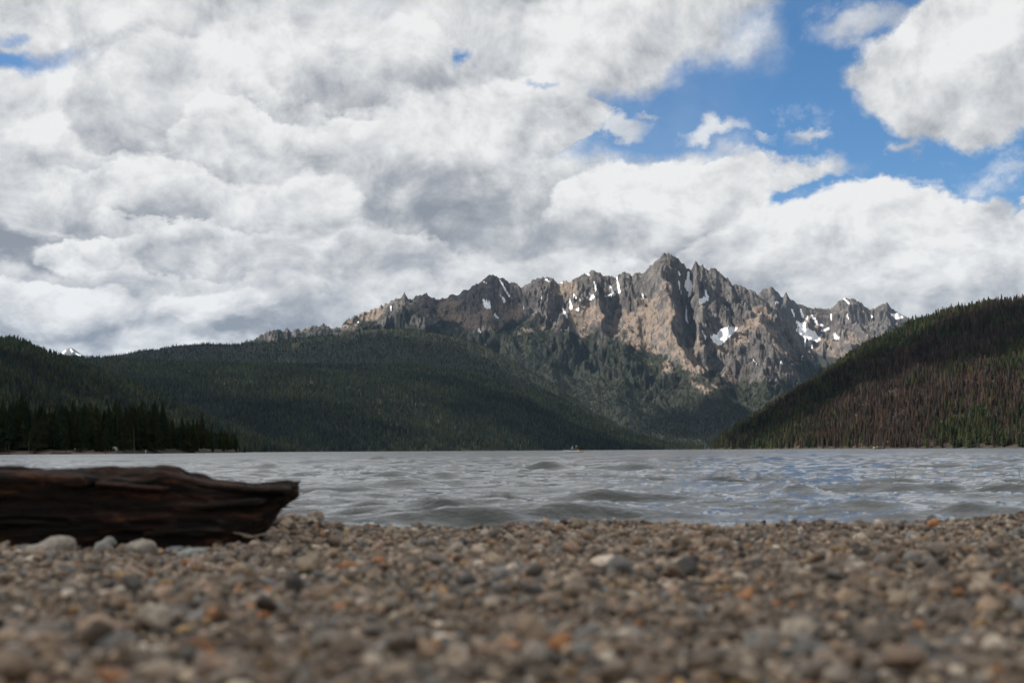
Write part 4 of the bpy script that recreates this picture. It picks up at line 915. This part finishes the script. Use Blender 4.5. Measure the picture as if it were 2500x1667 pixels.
def person(loc, rz, pose, shirt, trousers, cap, label, lean=0.0, group=None):
    e = empty('person', loc, rz); e.rotation_euler = (0, lean, rz)
    ms = plain('shirt_cloth', shirt, 0.85, 0.1, 0.1); mt = plain('trouser_cloth', trousers, 0.85, 0.1, 0.1); mc = plain('cap_cloth', cap, 0.85, 0.1, 0.05)
    if pose == 'sit':
        hip, sp1, ch, nk, hd = (0, 0, .12), (.01, 0, .32), (.04, 0, .52), (.06, 0, .67), (.09, 0, .80)
        legs = [[(hip, .13), ((.05, s * .10, .13), .10), ((.40, s * .13, .36), .065), ((.72, s * .11, .08), .045), ((.88, s * .11, .10), .04)] for s in (1, -1)]
        arms = [[(ch, .15), ((.04, s * .19, .56), .065), ((.17, s * .26, .36), .05), ((.42, s * .18, .34), .036), ((.50, s * .15, .35), .034)] for s in (1, -1)]
        sl = [[(ch, .165), ((.04, s * .19, .56), .085), ((.13, s * .24, .42), .068)] for s in (1, -1)]
    else:
        hip, sp1, ch, nk, hd = (0, 0, .92), (.01, 0, 1.12), (0, 0, 1.32), (.01, 0, 1.47), (.03, 0, 1.60)
        legs = [[(hip, .13), ((0, s * .10, .88), .10), ((.03, s * .11, .48), .065), ((0, s * .12, .08), .045), ((.14, s * .13, .04), .04)] for s in (1, -1)]
        arms = [[(ch, .15), ((0, s * .19, 1.38), .06), ((.02, s * .25, 1.12), .048), ((.10, s * .24, .90), .036), ((.12, s * .23, .82), .032)] for s in (1, -1)]
        sl = [[(ch, .165), ((0, s * .19, 1.38), .08), ((.01, s * .23, 1.22), .066)] for s in (1, -1)]
    top = (hd[0] + .01, 0, hd[2] + .09)
    obj('body', skinned('person_body', [[(hip, .13), (sp1, .125), (ch, .15), (nk, .06), (hd, .095), (top, .085)]] + legs + arms, [M_SKIN], 2), e)
    obj('shirt', skinned('shirt', [[((hip[0], 0, hip[2] + .03), .155), (sp1, .15), (ch, .168), ((nk[0], 0, nk[2] - .02), .085)]] + sl, [ms], 2), e)
    obj('shorts', skinned('shorts', [[((hip[0], 0, hip[2] + .02), .15)] + [(p, r * 1.25) for p, r in L[1:2]] + [(tuple((Vector(L[1][0]) * .35 + Vector(L[2][0]) * .65)), .088)] for L in legs], [mt], 2), e)
    cp = obj('cap', ell('cap', (hd[0] + .005, 0, hd[2] + .06), (.115, .105, .09), mc, True), e); obj('brim', ell('brim', (hd[0] + .11, 0, hd[2] + .055), (.075, .075, .012), mc), cp)
    return tag(e, label, 'person', group)
KY = 250.0
kp = on_level(1401, 1106, 0.0); kx = lambda px: (px - 1250) / FPX * KY
def hull(name, L, Wd, H, mat, z0=-0.08, rocker=.10, n=28):
    V = []; F = []; m_ = 12
    for i in range(n):
        u = -1 + 2 * i / (n - 1); w = max((1 - abs(u) ** 2.6), 0.0) ** 0.75 * Wd / 2 + .004; up = rocker * abs(u) ** 3
        for k in range(m_): a = 6.28318 * k / m_; V.append((u * L / 2, w * math.cos(a), z0 + up + H / 2 + H / 2 * math.copysign(abs(math.sin(a)) ** .6, math.sin(a)) * (0.35 + .65 * (1 - abs(u) ** 4))))
    for i in range(n - 1):
        for k in range(m_): F.append((i * m_ + k, i * m_ + (k + 1) % m_, (i + 1) * m_ + (k + 1) % m_, (i + 1) * m_ + k))
    F.append(tuple(range(m_))[::-1]); F.append(tuple((n - 1) * m_ + k for k in range(m_)))
    return mesh_from(name, V, F, [mat])
m_hull, n = material('kayak_plastic')
ox = n.n('ShaderNodeSeparateXYZ', {0: n.n('ShaderNodeTexCoord').outputs['Object']}).outputs[0]
finish(n, n.n('ShaderNodeBsdfPrincipled', {'Base Color': n.mix(n.rng(ox, 0.75, 1.05), (0.68, 0.76, 0.80, 1), (0.62, 0.43, 0.16, 1)), 'Roughness': 0.35}).outputs[0])
m_dark = plain('dark_gear', (0.025, 0.025, 0.028), 0.7, 0.3)
ky = empty('kayak', (kx(1400), KY, 0.05)); ky.rotation_euler = (0, 0, 0.08)
obj('hull', hull('kayak_hull', 3.8, .80, .34, m_hull), ky)
for x_ in (-0.55, 0.15): obj('seat_back', ell('seat_back', (x_ - .1, 0, .34), (.05, .22, .16), m_dark), ky)
obj('gear_bag', ell('gear_bag', (1.15, 0, .33), (.34, .17, .10), m_dark), ky)
V, F = tube([(.3, -.75, .62), (.62, 0, .52), (.95, .75, .40)], [.016, .016, .016], 6); pd = obj('paddle', mesh_from('paddle', V, F, [m_dark]), ky)
for s, q in ((-1, (.22, -.93, .66)), (1, (1.03, .93, .36))): obj('blade', ell('paddle_blade', q, (.10, .20, .02), m_dark), pd)
tag(ky, 'pale two-seat kayak with a yellow bow far out on the lake', 'kayak')
person((kx(1400) - .42, KY - .03, 0.26), 0.08, 'sit', (0.55, 0.54, 0.74), (0.03, 0.03, 0.06), (0.20, 0.22, 0.22), 'person in a pale lavender shirt and grey cap seated at the rear of the kayak', 0.05)
person((kx(1400) + .18, KY + .02, 0.22), 0.08, 'sit', (0.34, 0.06, 0.06), (0.18, 0.08, 0.06), (0.72, 0.70, 0.74), 'person in a maroon top and white cap seated at the front of the kayak', 0.12)

# motor boat by the far right shore
BY = 900.0; bp = at_depth(2146, 1094, BY)
m_navy = plain('dark_boat_paint', (0.02, 0.022, 0.035), 0.3, 0.5); m_yel = plain('yellow_boat_paint', (0.45, 0.42, 0.10), 0.35, 0.5); m_wht = plain('white_boat_paint', (0.6, 0.6, 0.6), 0.4, 0.5)
bt = empty('motor_boat', (bp[0], BY, 0)); bt.rotation_euler = (0, 0, 0.12)
obj('hull', hull('boat_hull', 7.0, 2.3, 1.05, m_navy, -.30, .25), bt)
def boxm(name, x0, x1, y0, y1, z0, z1, mat, bev=.03):
    bm = bmesh.new(); bmesh.ops.create_cube(bm, size=1.0)
    for v in bm.verts: v.co = ((x0 + x1) / 2 + v.co.x * (x1 - x0), (y0 + y1) / 2 + v.co.y * (y1 - y0), (z0 + z1) / 2 + v.co.z * (z1 - z0))
    bmesh.ops.bevel(bm, geom=bm.edges[:], offset=bev, segments=2, affect='EDGES')
    me = bpy.data.meshes.new(name); bm.to_mesh(me); bm.free(); me.materials.append(mat); return me
obj('bow_panel', boxm('bow_panel', -3.5, -1.25, -1.22, 1.22, .45, 1.35, m_yel, .12), bt); obj('side_rail', boxm('side_rail', -1.2, 1.6, -1.15, 1.15, .72, .95, m_wht, .05), bt)
obj('windscreen', boxm('windscreen', -1.2, -1.1, -.9, .9, 1.3, 1.95, m_wht, .02), bt)
V = []; F = []
for i in range(9):
    u = -1 + i / 4; 
    for (y_, dz) in ((-1.05, -.05), (0, .04), (1.05, -.05)): V.append((-1.6 + 1.6 * u + .3, y_, 3.35 - .28 * u * u + dz)); V.append((-1.6 + 1.6 * u + .3, y_, 3.25 - .28 * u * u + dz))
for i in range(8):
    b = i * 6; d = b + 6
    F += [(b, b + 2, d + 2, d), (b + 2, b + 4, d + 4, d + 2), (b + 1, d + 1, d + 3, b + 3), (b + 3, d + 3, d + 5, b + 5), (b, d, d + 1, b + 1), (b + 4, b + 5, d + 5, d + 4)]
F += [(0, 1, 3, 2), (2, 3, 5, 4), (48, 50, 51, 49), (50, 52, 53, 51)]
obj('canopy', mesh_from('canopy', V, F, [m_navy]), bt)
for x_, y_ in ((-2.4, -1), (-2.4, 1), (-.2, -1), (-.2, 1)):
    V, F = tube([(x_ + .2, y_, .7), (x_, y_, 3.15)], [.035, .035], 6); obj('canopy_pole', mesh_from('canopy_pole', V, F, [m_dark]), bt)
obj('outboard_motor', boxm('outboard_motor', 3.2, 3.75, -.25, .25, .0, 1.15, m_dark, .08), bt)
tag(bt, 'small motor boat with a yellow bow and dark canopy close to the burnt shore', 'boat')

# ================================================================== small things on the left point
def zs(px, Y): return float(LS.sample(np.array([float(px)]), np.array([float(Y)]))[0])
def at_shore(px, Y): return ((px - 1250) / FPX * Y, Y, zs(px, Y))
SPOTS = [(184, 598, (.62, .60, .58), (.05, .05, .07), 'person in a pale top standing on the sand just left of the white parasol'), (206, 599, (.45, .06, .05), (.06, .05, .05), 'person in a red top standing on the sand right of the white parasol'), (211, 601, (.40, .08, .07), (.2, .2, .25), 'second person in red, standing close beside the first'), (261, 604, (.55, .50, .48), (.08, .07, .08), 'person in a light top standing left of the pale dome tent'), (298, 606, (.50, .48, .46), (.05, .05, .05), 'person standing right of the pale dome tent')]
for px, Y, sh, trz, lab in SPOTS: person(at_shore(px, Y), random.uniform(0, 6.28), 'stand', sh, trz, (.05, .04, .035), lab, group='people on the left shore')
pa = empty('parasol', at_shore(194, 603))
V, F = tube([(0, 0, 0), (0, 0, 2.3)], [.025, .02], 6); obj('pole', mesh_from('pole', V, F, [m_dark]), pa)
V = [(0, 0, 2.5)] + [(1.15 * math.cos(a), 1.15 * math.sin(a), 2.0) for a in [k * math.pi / 4 for k in range(8)]] + [(1.15 * math.cos(a), 1.15 * math.sin(a), 1.85) for a in [k * math.pi / 4 for k in range(8)]]
F = [(0, 1 + k, 1 + (k + 1) % 8) for k in range(8)] + [(1 + k, 9 + k, 9 + (k + 1) % 8, 1 + (k + 1) % 8) for k in range(8)]
obj('canopy', mesh_from('parasol_canopy', V, F, [m_wht]), pa); tag(pa, 'white parasol standing among people on the left shore', 'parasol')
tn = empty('dome_tent', at_shore(281, 609)); m_tent = plain('tent_fabric', (0.34, 0.33, 0.29), 0.8, 0.2)
me = ell('tent_shell', (0, 0, 0), (1.25, 1.2, 1.75), m_tent, True); obj('shell', me, tn)
for s in (-1, 1):
    V, F = tube([(s * 1.28 * math.cos(a), -1.23 * math.cos(a), 1.79 * math.sin(a)) for a in [math.pi * k / 12 for k in range(13)]], [.035] * 13, 6); obj('tent_pole', mesh_from('tent_pole', V, F, [m_wht]), tn)
obj('door', ell('tent_door', (0, -1.1, .1), (.5, .12, .95), m_dark, True), tn); tag(tn, 'pale dome tent at the edge of the dark trees on the left shore', 'tent')
for px, Y, L, lab in ((150, 588, 8.6, 'long dark low log lying at the water line of the sand strip'), (10, 566, 6.5, 'dark low log at the water line by the picture edge')):
    V, F = tube([(-L / 2, 0, 0), (-L / 4, .1, .05), (0, 0, .02), (L / 4, -.1, .06), (L / 2, 0, .1)], [.32, .36, .34, .3, .2], 9)
    p = at_shore(px, Y - 10); o = obj('shore_log', mesh_from('shore_log', V, F, [M_BARK]), None, (p[0], p[1], .22)); tag(o, lab, 'log')
V, F = tube([(0, 0, -1.2), (0, 0, 1.35), (0, 0, 1.42)], [.11, .11, .05], 8); p = at_depth(356, 1100, 585)
o = obj('marker_post', mesh_from('marker_post', V, F, [m_wht]), None, (p[0], 585, 0)); tag(o, 'white marker post standing in the water off the left point', 'post')

# ================================================================== clouds overhead that throw their shade on the land
m_cloud, n = material('cloud_vapour')
oc = n.n('ShaderNodeTexCoord').outputs['Object']
k = n.m('ADD', n.v('LENGTH', n.v('MULTIPLY', oc, (1, 1, 0))), n.m('MULTIPLY', n.m('SUBTRACT', n.noise(oc, 1.6, 5.0, 0.55).outputs[0], 0.5), 1.5))
op = n.rng(k, 1.02, 0.55, 0.0, 0.72)
df = n.n('ShaderNodeBsdfDiffuse', {'Color': (.85, .86, .88, 1)}); tl = n.n('ShaderNodeBsdfTranslucent', {'Color': (.85, .86, .88, 1)})
mx = n.n('ShaderNodeMixShader', {0: 0.6, 1: df.outputs[0], 2: tl.outputs[0]})
finish(n, n.n('ShaderNodeMixShader', {0: op, 1: n.n('ShaderNodeBsdfTransparent').outputs[0], 2: mx.outputs[0]}).outputs[0])
def cloud(target, rx, ry, alt, seed, label, rz=0.0):
    s = (alt - target[2]) / SUN_DIR.z; c = Vector(target) + SUN_DIR * s
    bm = bmesh.new(); bmesh.ops.create_icosphere(bm, subdivisions=4, radius=1.0)
    co = np.array([v.co[:] for v in bm.verts]); d = 1 + .22 * fbm(co[:, 0] * 2 + seed * 3.3 + co[:, 2], co[:, 1] * 2 + co[:, 2] * 1.3, 4, .55, seed=300 + seed)
    for v, q in zip(bm.verts, d): v.co = v.co * float(q); v.co.z *= (1.0 if v.co.z > 0 else 0.35)
    me = bpy.data.meshes.new('cloud'); bm.to_mesh(me); bm.free(); me.materials.append(m_cloud); me.polygons.foreach_set('use_smooth', [True] * len(me.polygons))
    o = obj('cloud', me, None, tuple(c)); o.scale = (rx, ry, min(rx, ry) * .35); o.rotation_euler = (0, 0, rz)
    tag(o, label, 'cloud', kind='stuff')
def ground(px, py, Y): p = at_depth(px, py, Y); return (p[0], p[1], max(p[2], 0))
cloud((-60, 300, 0), 900, 750, 2300, 1, 'cloud overhead shading the beach and the left point')
cloud(ground(880, 840, 6200), 700, 560, 3200, 2, 'cloud shading the forest dome')
cloud(ground(480, 1000, 4100), 560, 440, 2500, 3, 'cloud shading the foot of the long forest slope', 0.25)
cloud(ground(1480, 1070, 4800), 520, 380, 2800, 4, 'cloud shading the head of the lake', 0.1)
cloud(ground(1110, 720, 8800), 450, 420, 4700, 5, 'cloud shading the left summit')
cloud(ground(1270, 960, 5100), 430, 110, 2800, 6, 'narrow cloud shading a band of the long forest slope', -0.15)
cloud(ground(170, 985, 2300), 160, 80, 2000, 7, 'small cloud shading the lower left hill', -0.5)
cloud(ground(30, 880, 2600), 140, 120, 2000, 8, 'small cloud shading the top of the left hill')
cloud(ground(1960, 1000, 2600), 260, 240, 2200, 9, 'cloud shading the tip of the burnt hillside')
cloud(ground(2350, 850, 2450), 420, 250, 2200, 10, 'cloud shading the crest of the burnt hillside')
cloud(ground(1720, 1000, 6900), 480, 420, 3500, 11, 'cloud shading the foot of the granite peak')
cloud(ground(400, 858, 6500), 620, 420, 3200, 12, 'cloud shading the far end of the forest dome')

# ================================================================== the air
hz_m = bpy.data.materials.new('thin_summer_haze'); hz_m.use_nodes = True; hz_m.node_tree.nodes.clear(); n = NT(hz_m.node_tree)
pv_ = n.n('ShaderNodeVolumePrincipled', {'Color': (0.40, 0.64, 1.0, 1), 'Density': 6e-6, 'Anisotropy': 0.2})
n.n('ShaderNodeOutputMaterial', {'Volume': pv_.outputs[0]})
bm = bmesh.new(); bmesh.ops.create_cube(bm, size=1.0)
for v in bm.verts: v.co = (v.co.x * 30000, 12000 + v.co.y * 26400, 740 + v.co.z * 1505)
me = bpy.data.meshes.new('haze'); bm.to_mesh(me); bm.free(); me.materials.append(hz_m)
tag(obj('haze', me), 'thin blue haze in the air over the lake and mountains', 'haze', kind='stuff')
